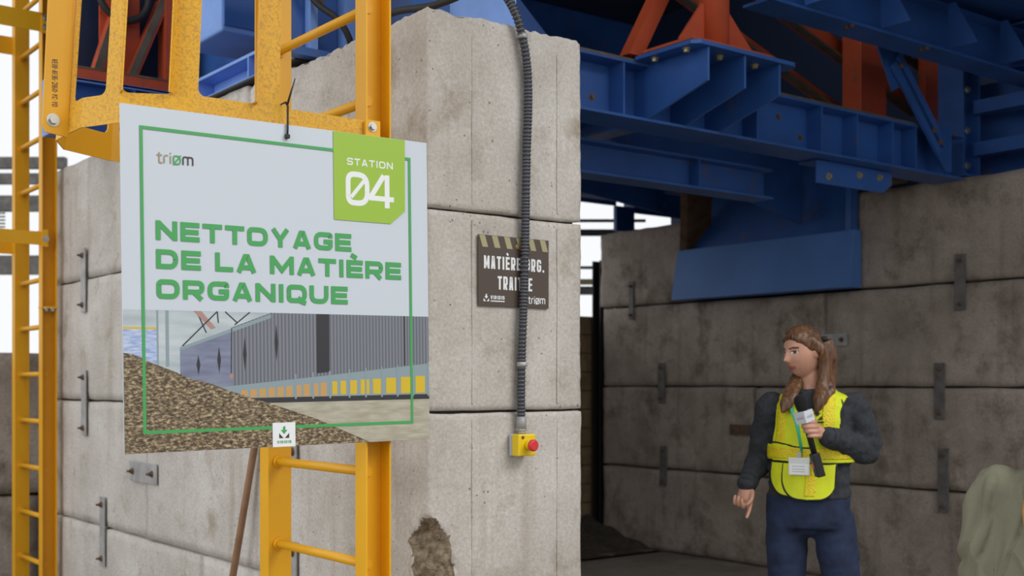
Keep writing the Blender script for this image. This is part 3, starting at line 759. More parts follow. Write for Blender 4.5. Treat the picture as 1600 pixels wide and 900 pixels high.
def text(b, s, x, y, total_w, h, t, tf, widths=None, gap=.16, mi=0, rr=.3):
    rel = {'I': .28, '1': .35, '.': .28, ' ': .38, 'M': 1.22, 'L': .86, 'E': .9, 'É': .9, 'È': .9, 'T': .95, '-': .6, 'Q': 1.04, 'O': 1.05, 'G': 1.02}
    rel.update(widths or {})
    bl = b; b = b[-1] if isinstance(b, list) else b
    tot = sum(rel.get(c, 1.0) for c in s)+gap*(len(s)-1); u = total_w/tot; cx = x
    for c in s:
        w_ = rel.get(c, 1.0)*u
        if c == ' ' and isinstance(bl, list): b = MB(); bl.append(b)
        if c != ' ':
            for pts, closed in glyph(c, w_ if c not in 'I.' else max(w_, t), h, t, rr):
                ribbon(b, [(cx+p[0], y+p[1]) for p in pts], t, closed, tf, mi)
        cx += w_+gap*u
def triom(b, x, y, wd, h, t, tf, mis=(0, 1, 2)):
    """lower-case five-letter word mark with a slashed o"""
    k = wd/5.2; m0, m1, m2 = mis
    def R(pts, mi, rad=0, closed=False): ribbon(b, [(x+p[0]*k, y+p[1]*h) for p in (rpath(pts, rad, closed) if rad else pts)], t, closed, tf, mi)
    R([(.35, 1.25), (.35, .1), (.45, .0), (.8, .0)], m0, .2); R([(.0, .92), (.75, .92)], m0)
    R([(1.05, 0), (1.05, .75), (1.2, .95), (1.6, .95)], m0, .2)
    R([(1.95, 0), (1.95, .95)], m0); R([(1.95, 1.15), (1.95, 1.32)], m0)
    R([(2.4, .5), (2.4, 0), (3.35, 0), (3.35, .98), (2.4, .98)], m1, .45, True); R([(2.35, -.12), (3.42, 1.1)], m1)
    R([(3.75, 0), (3.75, .97), (4.45, .97), (4.45, 0)], m2, .25); R([(4.45, .8), (4.45, .97), (5.15, .97), (5.15, 0)], m2, .25)
def flat(b, pts, tf, mi=0):
    INK[0] = (INK[0]+1) % 20; e_ = Vector((0, -1e-5*INK[0], 0))
    b.add([tf(Vector(p))+e_ for p in pts], [tuple(range(len(pts)))], mi)
def emblem(b, x, y, s, tf, m_arrow=0, m_box=1):
    """down arrow dropping into a V-notched box"""
    flat(b, [(x-.12*s, y+1.0*s), (x+.12*s, y+1.12*s), (x+.12*s, y+.72*s), (x-.12*s, y+.72*s)], tf, m_arrow)
    flat(b, [(x-.34*s, y+.74*s), (x+.34*s, y+.74*s), (x, y+.36*s)], tf, m_arrow)
    flat(b, [(x-.5*s, y), (x-.06*s, y), (x-.5*s, y+.46*s)], tf, m_box)
    flat(b, [(x+.5*s, y), (x+.5*s, y+.46*s), (x+.06*s, y)], tf, m_box)

tb, tf_ = cage_text; text(tb, 'VE1B-A136-2160-YC-YD', 0, 0, .145, .0165, .0018, tf_, gap=.25); tb.build('stencil_code', M_DKTXT, cage)
# ------------------------------------------------------------------ the big white sign
SW, SH = 1.040, .996
sg = thing('station_sign', 'large white station 04 sign hanging on the dusty ladder cage', 'sign', (-.7015, -.285, 1.8335-SH/2), (0, -math.radians(.75), 0))
MB().box(-SW/2, SW/2, 0, .004, 0, SH).build('board', M_SIGNW, sg, .0005)
def SG(d):
    return lambda p: Vector((p[0], -d, p[1]+SH/2))
# printed photograph: layered flat ink shapes
def print_mat(name, kind, c0, c1, scale, c2=None):
    m, nt, bs = new_mat(name); N = nt.nodes; L = nt.links; tc = N.new('ShaderNodeTexCoord'); bs.inputs['Roughness'].default_value = .4
    mp = N.new('ShaderNodeMapping'); L.new(tc.outputs['Object'], mp.inputs[0])
    if kind == 'wave':
        t = N.new('ShaderNodeTexWave'); t.inputs['Scale'].default_value = scale; t.inputs['Distortion'].default_value = 0; t.bands_direction = 'X'
    elif kind == 'compost':
        mp.inputs['Rotation'].default_value = (0, .5, 0); mp.inputs['Scale'].default_value = (1, 1, 2.2)
        t = N.new('ShaderNodeTexNoise'); t.inputs['Scale'].default_value = scale; t.inputs['Detail'].default_value = 6; t.inputs['Roughness'].default_value = .75
    else:
        mp.inputs['Scale'].default_value = (1, 1, 5)
        t = N.new('ShaderNodeTexNoise'); t.inputs['Scale'].default_value = scale; t.inputs['Detail'].default_value = 4
    L.new(mp.outputs[0], t.inputs['Vector'])
    r = N.new('ShaderNodeValToRGB'); e = r.color_ramp.elements; e[0].color = (*c0, 1); e[1].color = (*c1, 1)
    if kind == 'compost':
        e[0].position = .38; e[1].position = .62
        x = e.new(.51); x.color = (*c2, 1)
    elif kind == 'soft': e[0].position = .35; e[1].position = .65
    L.new(t.outputs['Fac'], r.inputs[0]); L.new(r.outputs[0], bs.inputs['Base Color']); return m
PM = [print_mat('print_compost', 'compost', (.028, .018, .010), (.56, .45, .28), 62, (.17, .12, .065)),
      print_mat('print_sheeting', 'wave', (.115, .125, .15), (.23, .24, .275), 26),
      print_mat('print_hall_sky', 'soft', (.40, .47, .50), (.56, .62, .65), 6),
      print_mat('print_floor', 'soft', (.37, .34, .25), (.50, .47, .37), 14),
      pbr('print_panel_yellow', (.68, .47, .02), .4), pbr('print_panel_orange', (.56, .33, .12), .4),
      pbr('print_steel_grey', (.26, .34, .37), .4), pbr('print_near_black', (.03, .03, .036), .4),
      print_mat('print_window_blue', 'soft', (.26, .36, .66), (.58, .66, .82), 30),
      print_mat('print_far_sheeting', 'soft', (.16, .18, .28), (.24, .26, .36), 10),
      pbr('print_redpipe', (.42, .25, .22), .4)]
ph = MB(); d0 = SG(.0003); d1 = SG(.0006); d2 = SG(.0009); d3 = SG(.0012); E_ = SW/2-.001; B_ = -SH/2+.001; TP = -.086
flat(ph, [(-E_, B_), (E_, B_), (E_, TP), (-E_, TP)], d0, 2)
flat(ph, [(-E_, -.215), (-.422, -.24), (-.422, -.142), (-E_, -.142)], d1, 8)
flat(ph, [(-E_, -.142), (-.422, -.142), (-.422, -.136), (-E_, -.136)], d1, 4)
flat(ph, [(-.422, -.25), (-.416, -.25), (-.416, TP), (-.422, TP)], d1, 6)
flat(ph, [(-.395, -.25), (-.385, -.25), (-.385, TP), (-.395, TP)], d1, 6)
flat(ph, [(-.31, TP), (-.285, TP), (-.24, -.135), (-.255, -.14)], d1, 10)
for (a, e) in (((-.345, -.19), (-.235, TP)), ((-.235, TP), (-.232, -.12)), ((-.30, TP), (-.27, -.15)), ((-.18, -.125), (-.13, TP)), ((-.21, TP), (-.17, -.12))):
    ribbon(ph, [a, e], .004, False, d1, 7)
# big clad wall
flat(ph, [(-.352, -.33), (-.06, -.33), (-.06, TP-.005), (-.352, -.193)], d1, 9)
flat(ph, [(-.19, -.36), (E_, -.36), (E_, TP), (-.06, TP), (-.19, -.133)], d1, 1)
flat(ph, [(-.352, -.193), (-.06, TP-.004), (-.06, TP-.016), (-.352, -.203)], d2, 6)
flat(ph, [(.095, -.273), (.141, -.269), (.142, TP), (.096, TP)], d2, 7)
flat(ph, [(.42, -.25), (.426, -.25), (.426, TP), (.42, TP)], d2, 7)
for (u, va, vb) in ((-.296, -.215, -.275), (-.231, -.19, -.27), (-.148, -.16, -.265), (-.043, -.12, -.235)):
    flat(ph, [(u, va), (u+.006, (va+vb)/2), (u, vb), (u-.006, (va+vb)/2)], d2, 7)
ribbon(ph, [(-.190, -.135), (-.193, -.27)], .003, False, d2, 7)
flat(ph, [(-.198, -.272), (-.186, -.272), (-.186, -.285), (-.198, -.285)], d2, 10)
# push wall with yellow panels
flat(ph, [(-.30, -.318), (.10, -.283), (E_, -.243), (E_, -.262), (.10, -.297), (-.30, -.325)], d2, 6)
flat(ph, [(-.30, -.325), (.10, -.297), (E_, -.262), (E_, -.352), (.10, -.352), (-.30, -.352)], d2, 6)
flat(ph, [(-.2, -.346), (E_, -.346), (E_, -.362), (-.2, -.362)], d3, 7)
for i, (a, e) in enumerate(((.465, .502), (.407, .447), (.350, .388), (.300, .336), (.254, .286), (.211, .240), (.180, .200), (.150, .168))):
    tp = -.283-(.502-a)*.045; bt = -.341
    flat(ph, [(a, bt), (e, bt), (e, tp), (a, tp)], d3, 4)
for i in range(10):
    a = .108-i*.030; flat(ph, [(a, -.345), (a+.022, -.345), (a+.022, -.302-i*.0022), (a, -.302-i*.0022)], d3, 5)
for i in range(9):
    u = .515-i*.0605-(i > 5)*.01; ribbon(ph, [(u, -.24-(.51-u)*.07), (u, -.352)], .006, False, SG(.0014), 6)
flat(ph, [(-.2, -.362), (E_, -.362), (E_, B_), (-.2, B_)], d2, 3)
pile = [(-E_, -.210), (-.50, -.212), (-.472, -.2211), (-.44, -.238), (-.4005, -.2522), (-.36, -.268), (-.323, -.2855), (-.26, -.300), (-.2036, -.3213), (-.13, -.345), (-.0563, -.3677), (.02, -.392), (.0979, -.4181), (.15, -.44), (.1894, -.4565), (.24, -.478), (.285, B_), (-E_, B_)]
flat(ph, pile, SG(.0017), 0)
ph.build('printed_photo', PM, sg)
# green frame, badge, lettering
fb = MB(); F = SG(.0020); t = .0095; ua, ub, va, vb = -.465, .454, -.443, .441
for q in ([(ua, va), (ua+t, va), (ua+t, vb), (ua, vb)], [(ub-t, va), (ub, va), (ub, vb), (ub-t, vb)], [(ua+t, va), (ub-t, va), (ub-t, va+t), (ua+t, va+t)],
          [(ua+t, vb-t), (.165, vb-t), (.165, vb), (ua+t, vb)], [(.43, vb-t), (ub-t, vb-t), (ub-t, vb), (.43, vb)]):
    flat(fb, q, F)
fb.build('green_frame_line', M_GREEN, sg)
bb = MB(); flat(bb, [(.163, SH/2-.001), (.163, .216), (.374, .216), (.430, .262), (.432, SH/2-.001)], SG(.0023)); bd = bb.build('lime_badge', M_LIME, sg)
tb = MB(); text(tb, 'STATION', .212, .395, .172, .0225, .0042, SG(.0026), rr=.28, gap=.22, widths={'S': .95})
zb = SG(.0026)
ribbon(tb, rpath([(.2150, .32), (.2150, .2745), (.2855, .2745), (.2855, .3665), (.2150, .3665)], .034, True), .0175, True, zb)
ribbon(tb, [(.226, .292), (.276, .350)], .0125, False, zb)
ribbon(tb, [(.349, .372), (.300, .300)], .0175, False, zb); ribbon(tb, [(.292, .2955), (.387, .2955)], .0165, False, zb); ribbon(tb, [(.361, .266), (.361, .374)], .0185, False, zb)
tb.build('badge_lettering', M_WHITE, sg)
for s, y, x1 in (('NETTOYAGE', .1165, .225), ('DE LA MATIÈRE', .0335, .4125), ('ORGANIQUE', -.053, .2095)):
    ws = [MB()]; text(ws, s, -.4205, y, x1+.4205, .0565, .0146, SG(.0020), rr=.30, gap=.15)
    for tb in ws: tb.build('title_lettering', M_GREEN, sg)
tb = MB(); triom(tb, -.415, .340, .110, .024, .0042, SG(.0020)); tb.build('word_mark', [M_TAN, M_GREEN, M_DKTXT], sg)
pl = MB().box(-.0605, .0165, -.0042, -.0024, -.4985+SH/2, -.424+SH/2).build('logo_plaque', M_WHITE, sg)
tb = MB(); emblem(tb, -.022, -.472, .034, SG(.0045)); text(tb, 'VIRIDIS', -.046, -.488, .048, .0085, .0022, SG(.0045), gap=.3, mi=0); tb.build('logo_print', [M_GREEN, M_DKTXT], sg)

# cable tie through the sign
tie = thing('cable_tie', 'black cable tie holding the white sign to the cage band', 'cable tie')
MB().tube([(-.716, -.294, 2.292), (-.714, -.293, 2.32), (-.712, -.290, 2.388), (-.712, -.276, 2.402), (-.712, -.24, 2.402), (-.712, -.238, 2.30), (-.714, -.270, 2.285), (-.716, -.288, 2.290)], .0035, 8).build('loop', M_BLACK, tie)
MB().box(-.722, -.708, -.299, -.287, 2.287, 2.300).build('head', M_BLACK, tie, .002)
MB().tube([(-.712, -.286, 2.392), (-.703, -.292, 2.43), (-.692, -.30, 2.475)], [.0035, .003, .0015], 6).build('tail', M_BLACK, tie)

# ------------------------------------------------------------------ brown sign, conduit and stop button on the pillar
bs = thing('brown_sign', 'small brown treated matter sign screwed to the pillar behind the conduit', 'sign', (.222, -.010, 1.823))
MB().box(0, .342, 0, .005, 0, .268).build('board', M_BROWN, bs, .0006)
def BS(d): return lambda p: Vector((p[0], -d, p[1]))
sb = MB()
for i in range(6):
    a = .003+i*.0585; flat(sb, [(a+.015, .222), (a+.042, .222), (a+.027, .2665), (a, .2665)], BS(.0008))
sb.build('stripe_print', M_BEIGE, bs)
tb = MB(); text(tb, 'MATIÈRE ORG.', .025, .141, .293, .049, .0085, BS(.0010), gap=.30, rr=.26, widths={'.': .4, ' ': .45, 'I': .42})
text(tb, 'TRAITÉE', .090, .064, .168, .051, .0085, BS(.0010), gap=.30, rr=.26, widths={'I': .42}); tb.build('sign_lettering', M_WHITE, bs)
tb = MB(); emblem(tb, .036, .017, .026, BS(.0010), 0, 0); text(tb, 'VIRIDIS', .056, .026, .067, .014, .0033, BS(.001), gap=.35); flat(tb, [(.056, .017), (.123, .017), (.123, .021), (.056, .021)], BS(.001))
triom(tb, .238, .017, .084, .021, .0040, BS(.001), (0, 0, 0)); tb.build('logo_print', M_WHITE, bs)
inst('screw', bolt_mesh(.007, .004, pbr('brass', (.5, .38, .15), .4, .8)), bs, T((.185, 0, .232)) @ FACE_NY)

cdt = thing('flexible_conduit', 'black ribbed flexible conduit running down the pillar to the stop button', 'conduit')
cp_ = [Vector(p) for p in ((.30, .20, 3.25), (.335, .06, 3.10), (.372, -.025, 2.97), (.414, -.034, 2.857), (.440, -.030, 2.743), (.446, -.028, 2.60), (.438, -.028, 2.395), (.428, -.030, 2.0), (.414, -.028, 1.60), (.412, -.028, 1.395))]
path = []
for i in range(len(cp_)-1):
    p0, p1, p2, p3 = cp_[max(i-1, 0)], cp_[i], cp_[i+1], cp_[min(i+2, len(cp_)-1)]; n = max(4, int((p2-p1).length/.004))
    for k in range(n):
        t = k/n; path.append(.5*((2*p1)+(p2-p0)*t+(2*p0-5*p1+4*p2-p3)*t*t+(3*p1-p0-3*p2+p3)*t**3))
path.append(cp_[-1])
MB().tube(path, .0145, 10).build('core', M_COND, cdt)
rb = MB(); acc = 0
for i in range(1, len(path)-1):
    acc += (path[i]-path[i-1]).length
    if acc > .0125:
        acc = 0; d = (path[i+1]-path[i-1]).normalized(); rb.tube([path[i]-d*.0035, path[i]+d*.0035], .0178, 10)
rb.build('ribs', M_CONDR, cdt); cdt.children[-1]['kind'] = 'stuff'
def clip(p, d):
    b = MB(); p = Vector(p)
    b.tube([p-Vector((0, 0, .009)), p+Vector((0, 0, .009))], .0205, 12); b.box(p.x+.015, p.x+.038, -.012, -.006, p.z-.009, p.z+.009)
    return b.build('saddle_clip', M_GALV, cdt)
clip((.414, -.033, 2.862), 0); clip((.4165, -.028, 1.603), 0)
es = thing('stop_button', 'yellow emergency stop box with red mushroom button on the pillar', 'stop button', (.412, 0, 1.294))
MB().box(-.042, .042, -.022, -.004, -.042, .042).build('back_box', M_GREYP, es, .004)
MB().box(-.042, .042, -.066, -.022, -.042, .042).build('cover', M_YELP, es, .005)
MB().tube([(.002, -.066, 0), (.002, -.090, 0)], .017, 16).build('collar', M_YELP, es)
MB().tube([(.002, -.088, 0), (.002, -.094, 0), (.002, -.104, 0), (.002, -.110, 0)], [.016, .0225, .0225, .017], 20).build('mushroom_head', M_REDP, es)
MB().tube([(0, -.030, .042), (0, -.030, .054)], .017, 14).tube([(0, -.030, .054), (0, -.030, .062)], .0215, 6, smooth=False).tube([(0, -.029, .062), (0, -.028, .108)], .0195, 14).build('conduit_gland', M_GALV, es)
inst('screw', bolt_mesh(.004, .002, M_RUST), es, T((-.022, -.066, .030)) @ FACE_NY)

# ------------------------------------------------------------------ people
def lerp_table(tab, z):
    if z <= tab[0][0]: return tab[0][1:]
    for a, b in zip(tab, tab[1:]):
        if z <= b[0]:
            t = (z-a[0])/(b[0]-a[0]); t = t*t*(3-2*t)*.5+t*.5
            return tuple(p+(q-p)*t for p, q in zip(a[1:], b[1:]))
    return tab[-1][1:]
def remesh(b, name, mats, parent, voxel, smooth=4, wrinkle=None, assign=None):
    me = b.mesh(name+'_src', mats[0]); o = bpy.data.objects.new(name+'_src', me); col.objects.link(o)
    r = o.modifiers.new('r', 'REMESH'); r.mode = 'VOXEL'; r.voxel_size = voxel; r.use_smooth_shade = True
    sm = o.modifiers.new('s', 'SMOOTH'); sm.factor = .5; sm.iterations = smooth
    dg = bpy.context.evaluated_depsgraph_get(); dg.update()
    nm = bpy.data.meshes.new_from_object(o.evaluated_get(dg)); nm.name = name
    bpy.data.objects.remove(o); bpy.data.meshes.remove(me)
    nm.materials.clear()
    for m in mats: nm.materials.append(m)
    if wrinkle:
        ns = [v.normal.copy() for v in nm.vertices]
        for v, n in zip(nm.vertices, ns): v.co = v.co+n*wrinkle(v.co)
    for p in nm.polygons:
        p.use_smooth = True; p.material_index = assign(p.center) if assign else 0
    nm.update()
    q = bpy.data.objects.new(name, nm); col.objects.link(q); q.parent = parent
    return q
def limb(b, pts, rs, seg=16):
    b.tube(pts, rs, seg); b.ellipsoid(pts[0], (rs[0],)*3, seg=seg, rings=8); b.ellipsoid(pts[-1], (rs[-1],)*3, seg=seg, rings=8)
def curve(pts, n=6):
    P = [Vector(p) for p in pts]; out = []
    for i in range(len(P)-1):
        p0, p1, p2, p3 = P[max(i-1, 0)], P[i], P[i+1], P[min(i+2, len(P)-1)]
        for k in range(n):
            t = k/n; out.append(.5*((2*p1)+(p2-p0)*t+(2*p0-5*p1+4*p2-p3)*t*t+(3*p1-p0-3*p2+p3)*t**3))
    return out+[P[-1]]
def head_mesh(b, C, R, seg=56, rings=44):
    """sculpted head: face looks to -y of its own frame"""
    def g(x, s): return math.exp(-(x/s)**2)
    vs = []; fs = []
    for i in range(rings+1):
        ph = PI*i/rings
        for k in range(seg):
            a = 2*PI*k/seg; sx, sy, cz = math.sin(ph)*math.sin(a), -math.sin(ph)*math.cos(a), math.cos(ph)
            x, y, z = .072*sx, .092*sy, .113*cz
            if z < 0: x *= 1-.30*(-z/.113)**1.6; y *= 1-.16*(-z/.113)**2
            if y > 0: x *= 1.04; z += .006*sy
            fr = max(0, -sy)**1.5
            y += fr*.010*g(z-.02, .07)                         # flatten the face
            y -= fr*(.026*g(x, .011)*(g(z+.018, .014)+.55*g(z-.004, .020)))   # nose
            y -= fr*(.005*g(z-.034, .012)*g(x, .05))           # brow
            y += fr*(.008*g(abs(x)-.031, .013)*g(z-.014, .011))  # eye sockets
            y -= fr*(.006*g(x, .022)*g(z+.052, .010))          # lips
            y += fr*(.004*g(x, .02)*g(z+.067, .006))
            y -= fr*(.010*g(x, .022)*g(z+.090, .016))          # chin
            y -= fr*(.004*g(abs(x)-.036, .018)*g(z+.022, .018))  # cheeks
            vs.append(C+R @ Vector((x, y, z)))
    for i in range(rings):
        for k in range(seg): fs.append((i*seg+k, i*seg+(k+1) % seg, (i+1)*seg+(k+1) % seg, (i+1)*seg+k))
    b.add(vs, fs, 0, True)
    for s in (-1, 1): b.ellipsoid(C+R @ Vector((s*.073, .012, .0)), (.009, .019, .031), R)
def hair_cap(b, C, R, seg=48, rings=36):
    vs = []; fs = []
    for i in range(rings+1):
        ph = PI*i/rings
        for k in range(seg):
            a = 2*PI*k/seg; n = Vector((math.sin(ph)*math.sin(a), -math.sin(ph)*math.cos(a), math.cos(ph)))
            p = Vector((.074*n.x, .093*n.y, .113*n.z)); t = (p.z-(.062-1.05*(p.y+.08)))/.034; t = max(0, min(1, t)); t = t*t*(3-2*t)
            p += n*(-.014+.024*t)
            if n.y > 0: p.y += .010*n.y*t
            vs.append(C+R @ p)
    for i in range(rings):
        for k in range(seg): fs.append((i*seg+k, i*seg+(k+1) % seg, (i+1)*seg+(k+1) % seg, (i+1)*seg+k))
    b.add(vs, fs, 0, True)
SKIN = pbr('skin', (.52, .27, .185), .5, var=.06, vscale=20)
LIP = pbr('lips', (.42, .13, .10), .45); BROWC = pbr('eyebrow', (.10, .05, .03), .7); EYEW = pbr('eye_white', (.6, .56, .52), .3); EYED = pbr('iris', (.03, .02, .015), .2)
def strands(name, c0, c1):
    m, nt, bs = new_mat(name); N = nt.nodes; L = nt.links; tc = N.new('ShaderNodeTexCoord'); mp = N.new('ShaderNodeMapping')
    mp.inputs['Scale'].default_value = (60, 60, 5); L.new(tc.outputs['Object'], mp.inputs[0])
    n = N.new('ShaderNodeTexNoise'); n.inputs['Scale'].default_value = 2; n.inputs['Detail'].default_value = 5; L.new(mp.outputs[0], n.inputs['Vector'])
    r = N.new('ShaderNodeValToRGB'); r.color_ramp.elements[0].position = .3; r.color_ramp.elements[1].position = .7
    r.color_ramp.elements[0].color = (*c0, 1); r.color_ramp.elements[1].color = (*c1, 1); L.new(n.outputs['Fac'], r.inputs[0]); L.new(r.outputs[0], bs.inputs['Base Color'])
    bp = N.new('ShaderNodeBump'); bp.inputs['Strength'].default_value = .5; bp.inputs['Distance'].default_value = .004; L.new(n.outputs['Fac'], bp.inputs['Height']); L.new(bp.outputs[0], bs.inputs['Normal'])
    bs.inputs['Roughness'].default_value = .45; return m
HAIR = strands('brown_hair', (.045, .020, .010), (.20, .095, .042)); GINGER = strands('ginger_blond_hair', (.45, .19, .05), (.80, .45, .17))
FLEECE = pbr('charcoal_fleece', (.030, .034, .042), .95, var=.25, vscale=60, bump=.4, bscale=180)
DENIM = pbr('dark_denim', (.011, .022, .060), .85, var=.35, vscale=14, bump=.25, bscale=260)
HIVIS = pbr('hivis_yellow', (.66, .74, .012), .7, var=.05, vscale=20, bump=.15, bscale=200)
TAPE = pbr('reflective_tape', (.80, .66, .012), .22, var=.2, vscale=160, bump=.6, bscale=170)
PIPE = pbr('black_binding', (.010, .012, .010), .7)
TEAL = pbr('teal_lanyard', (.02, .36, .25), .6)
OLIVE = pbr('olive_cloth', (.20, .195, .135), .9, var=.12, vscale=6, bump=.2, bscale=250)

def finger(b, base, d, nrm, ln, r, curl):
    """three-joint finger from base along d, bending towards nrm by curl (radians per joint)"""
    d = Vector(d).normalized(); nrm = Vector(nrm).normalized(); p = Vector(base); pts = [p-d*.018, p]; rs = [r*1.02, r]
    for k, f in enumerate((.45, .31, .24)):
        a = curl[k]; d, nrm = (d*math.cos(a)+nrm*math.sin(a)).normalized(), (nrm*math.cos(a)-d*math.sin(a)).normalized()
        p = p+d*ln*f; pts.append(p.copy()); rs.append(r*(.95-.08*k))
    limb(b, curve(pts, 4), [rs[min(len(rs)-1, int(i/4+.5))] for i in range(4*(len(pts)-1)+1)], 10)

def make_woman():
    WX, WY = 1.773, -.313
    root = thing('person', 'woman in yellow safety vest and jeans speaking into a microphone', 'person', (WX, WY, 0), (0, 0, -YAW-.2424))
    TOR = [(.86, 0, .165, .120), (.95, 0, .186, .130), (1.02, .002, .186, .130), (1.12, .008, .172, .122), (1.20, .014, .168, .120), (1.30, .020, .172, .128), (1.37, .024, .176, .124),
           (1.43, .024, .172, .108), (1.465, .022, .145, .090), (1.495, .018, .090, .070), (1.53, .012, .058, .056)]
    BYW = -.26
    def torso(a, z, off=0.0, extra=0.0):
        cx, rx, ry = lerp_table(TOR, z); x = (rx+off)*math.sin(a); y = -(ry+off)*math.cos(a)
        c, s_ = math.cos(BYW), math.sin(BYW)
        return Vector((cx+x*c-y*s_, x*s_+y*c+.01, z))
    def tor_loft(b, z0, z1, off, n=18, seg=40):
        b.loft([[torso(2*PI*k/seg, z0+(z1-z0)*i/n, off) for k in range(seg)] for i in range(n+1)])
    shR = Vector((-.150, .025, 1.425)); elR = Vector((-.205, .085, 1.195)); wrR = Vector((-.258, -.060, 1.090))
    shL = Vector((.190, .000, 1.425)); elL = Vector((.248, .045, 1.235)); wrL = Vector((.085, -.175, 1.305))
    hipR, knR, anR = Vector((-.090, .01, .93)), Vector((-.088, -.005, .50)), Vector((-.072, .03, .09))
    hipL, knL, anL = Vector((.110, .01, .93)), Vector((.165, -.02, .50)), Vector((.20, .03, .09))
    HC = Vector((-.020, -.015, 1.662)); HR = Matrix.Rotation(math.radians(-50), 3, 'Z') @ Matrix.Rotation(math.radians(10), 3, 'X') @ Matrix.Rotation(math.radians(-3), 3, 'Y')
    # ---- body: one continuous skin surface
    b = MB(); head_mesh(b, HC, HR)
    limb(b, curve([(.016, .02, 1.44), (.012, .018, 1.53), (-.004, .008, 1.60)], 4), [.062, .058, .055, .053, .052, .052, .052, .052, .052], 18)
    tor_loft(b, .95, 1.50, -.02)
    for S, E, W in ((shR, elR, wrR), (shL, elL, wrL)): limb(b, [S, S.lerp(E, .5), E, E.lerp(W, .5), W], [.046, .044, .037, .034, .026])
    for S, E, W in ((hipR, knR, anR), (hipL, knL, anL)): limb(b, [S, S.lerp(E, .5), E, E.lerp(W, .4), W], [.080, .075, .055, .052, .036])
    # hand gripping the microphone: palm behind the handle, fingers wrapping round its front
    mic_a = Vector((-.030, -.232, 1.455)); mic_b = Vector((.030, -.215, 1.225)); md = (mic_b-mic_a).normalized()
    gp = mic_a.lerp(mic_b, .50)
    pc = gp+Vector((.036, .022, -.004))
    b.loft([[q+u_*(w_*math.cos(2*PI*k/14))+v_*(h_*math.sin(2*PI*k/14)) for k in range(14)] for q, w_, h_ in
            ((wrL, .024, .021), (wrL.lerp(pc, .5), .033, .019), (pc, .041, .017), (pc+Vector((-.014, .0, .004)), .038, .014))
            for u_, v_ in ((md, Vector((.55, -.83, 0)).normalized()),)])
    for i, (l, r) in enumerate(((.070, .0090), (.076, .0094), (.072, .0090), (.058, .0080))):
        base = gp+md*(-.030+.0205*i)+Vector((.030, -.006, 0))
        finger(b, base, (-.55, -.83, 0), (-.85, .5, 0), l, r, (.55, 1.25, 1.1))
    finger(b, gp+md*-.030+Vector((.022, .020, 0)), (-.75, .1, .55), (-.3, -.9, 0), .055, .0105, (.1, .5, .4))
    # lowered hand: loose fist, index finger pointing down
    hd_ = Vector((-.10, -.28, -.95)).normalized(); hx = Vector((.93, -.36, .0)).normalized(); hn = hd_.cross(hx).normalized()
    k0 = wrR+hd_*.085
    b.loft([[q+hx*(w_*math.cos(2*PI*k/14))+hn*(h_*math.sin(2*PI*k/14)) for k in range(14)] for q, w_, h_ in
            ((wrR, .025, .021), (wrR+hd_*.035, .034, .020), (wrR+hd_*.07, .040, .018), (k0, .038, .014))])
    pn = hn if hn.y < 0 else -hn
    for i, (l, r, cu) in enumerate(((.066, .0090, (1.25, 1.35, .8)), (.072, .0094, (1.1, 1.3, .8)), (.074, .0094, (.9, 1.2, .7)), (.070, .0092, (.20, .25, .15)))):
        finger(b, k0+hx*(-.030+.020*i), hd_, pn, l, r, cu)
    finger(b, wrR+hd_*.045+hx*.036+pn*.008, hd_+hx*.35+pn*.5, -hx, .058, .0105, (.15, .35, .3))
    Hi = HR.transposed()
    def face_mat(c):
        q = Hi @ (c-HC)
        if q.y > -.045 or q.z > .075 or q.z < -.08: return 0
        ax = abs(q.x)
        if abs(q.z+.052) < .0065+.002*math.cos(q.x*90) and ax < .023: return 1
        if abs(q.z-.031-.10*(ax-.03)*(-1 if ax > .035 else .6)) < .0042 and .012 < ax < .050: return 2
        e = ((ax-.031)/.0145)**2+((q.z-.012)/.0055)**2
        if e < 1: return 4 if abs(ax-.033) < .0065 else 3
        if e < 1.55 and q.z > .012: return 2
        return 0
    remesh(b, 'body', [SKIN, LIP, BROWC, EYEW, EYED], root, .0042, 3, assign=face_mat)
    # ---- jeans
    b = MB(); tor_loft(b, .905, 1.06, -.004, 8); b.ellipsoid((.012, .012, .925), (.165, .105, .065))
    for S, E, W in ((hipR, knR, anR), (hipL, knL, anL)):
        limb(b, [S, S.lerp(E, .3), S.lerp(E, .65), E, E.lerp(W, .5), W+Vector((0, 0, -.02))], [.090, .090, .079, .066, .064, .062], 20)
    remesh(b, 'jeans', [DENIM], root, .009, 5, lambda p: .004*noise.noise(Vector((p.x*14, p.y*14, p.z*22)))+.003*noise.noise(p*40))
    for an in (anR, anL):
        b = MB(); b.ellipsoid(an+Vector((0, -.06, -.045)), (.045, .125, .045)); b.box(an.x-.042, an.x+.042, an.y-.17, an.y+.06, 0, .03)
        remesh(b, 'shoe', [M_DARKST], root, .01, 3)
    # ---- jacket
    b = MB(); tor_loft(b, 1.035, 1.50, .0)
    limb(b, curve([shR, shR.lerp(elR, .5)+Vector((-.008, 0, 0)), elR, elR.lerp(wrR, .5), wrR], 3), [.070, .070, .068, .066, .063, .060, .058, .055, .052, .048, .045, .042, .040], 18)
    limb(b, curve([shL, shL.lerp(elL, .5)+Vector((.012, 0, 0)), elL, elL.lerp(wrL, .5), wrL], 3), [.070, .070, .068, .067, .066, .066, .064, .061, .058, .054, .050, .046, .043], 18)
    remesh(b, 'jacket', [FLEECE], root, .008, 5, lambda p: .010*noise.noise(Vector((p.x*12, p.y*12, p.z*26)))+.004*noise.noise(p*40))
    b = MB()   # raised collar
    for s in (-1, 1):
        b.tube(curve([torso(s*2.6, 1.50, .012), torso(s*1.7, 1.515, .020), torso(s*.9, 1.50, .022), torso(s*.42, 1.455, .012)], 5), [.016]*10+[.015, .014, .013, .012, .010, .008], 10)
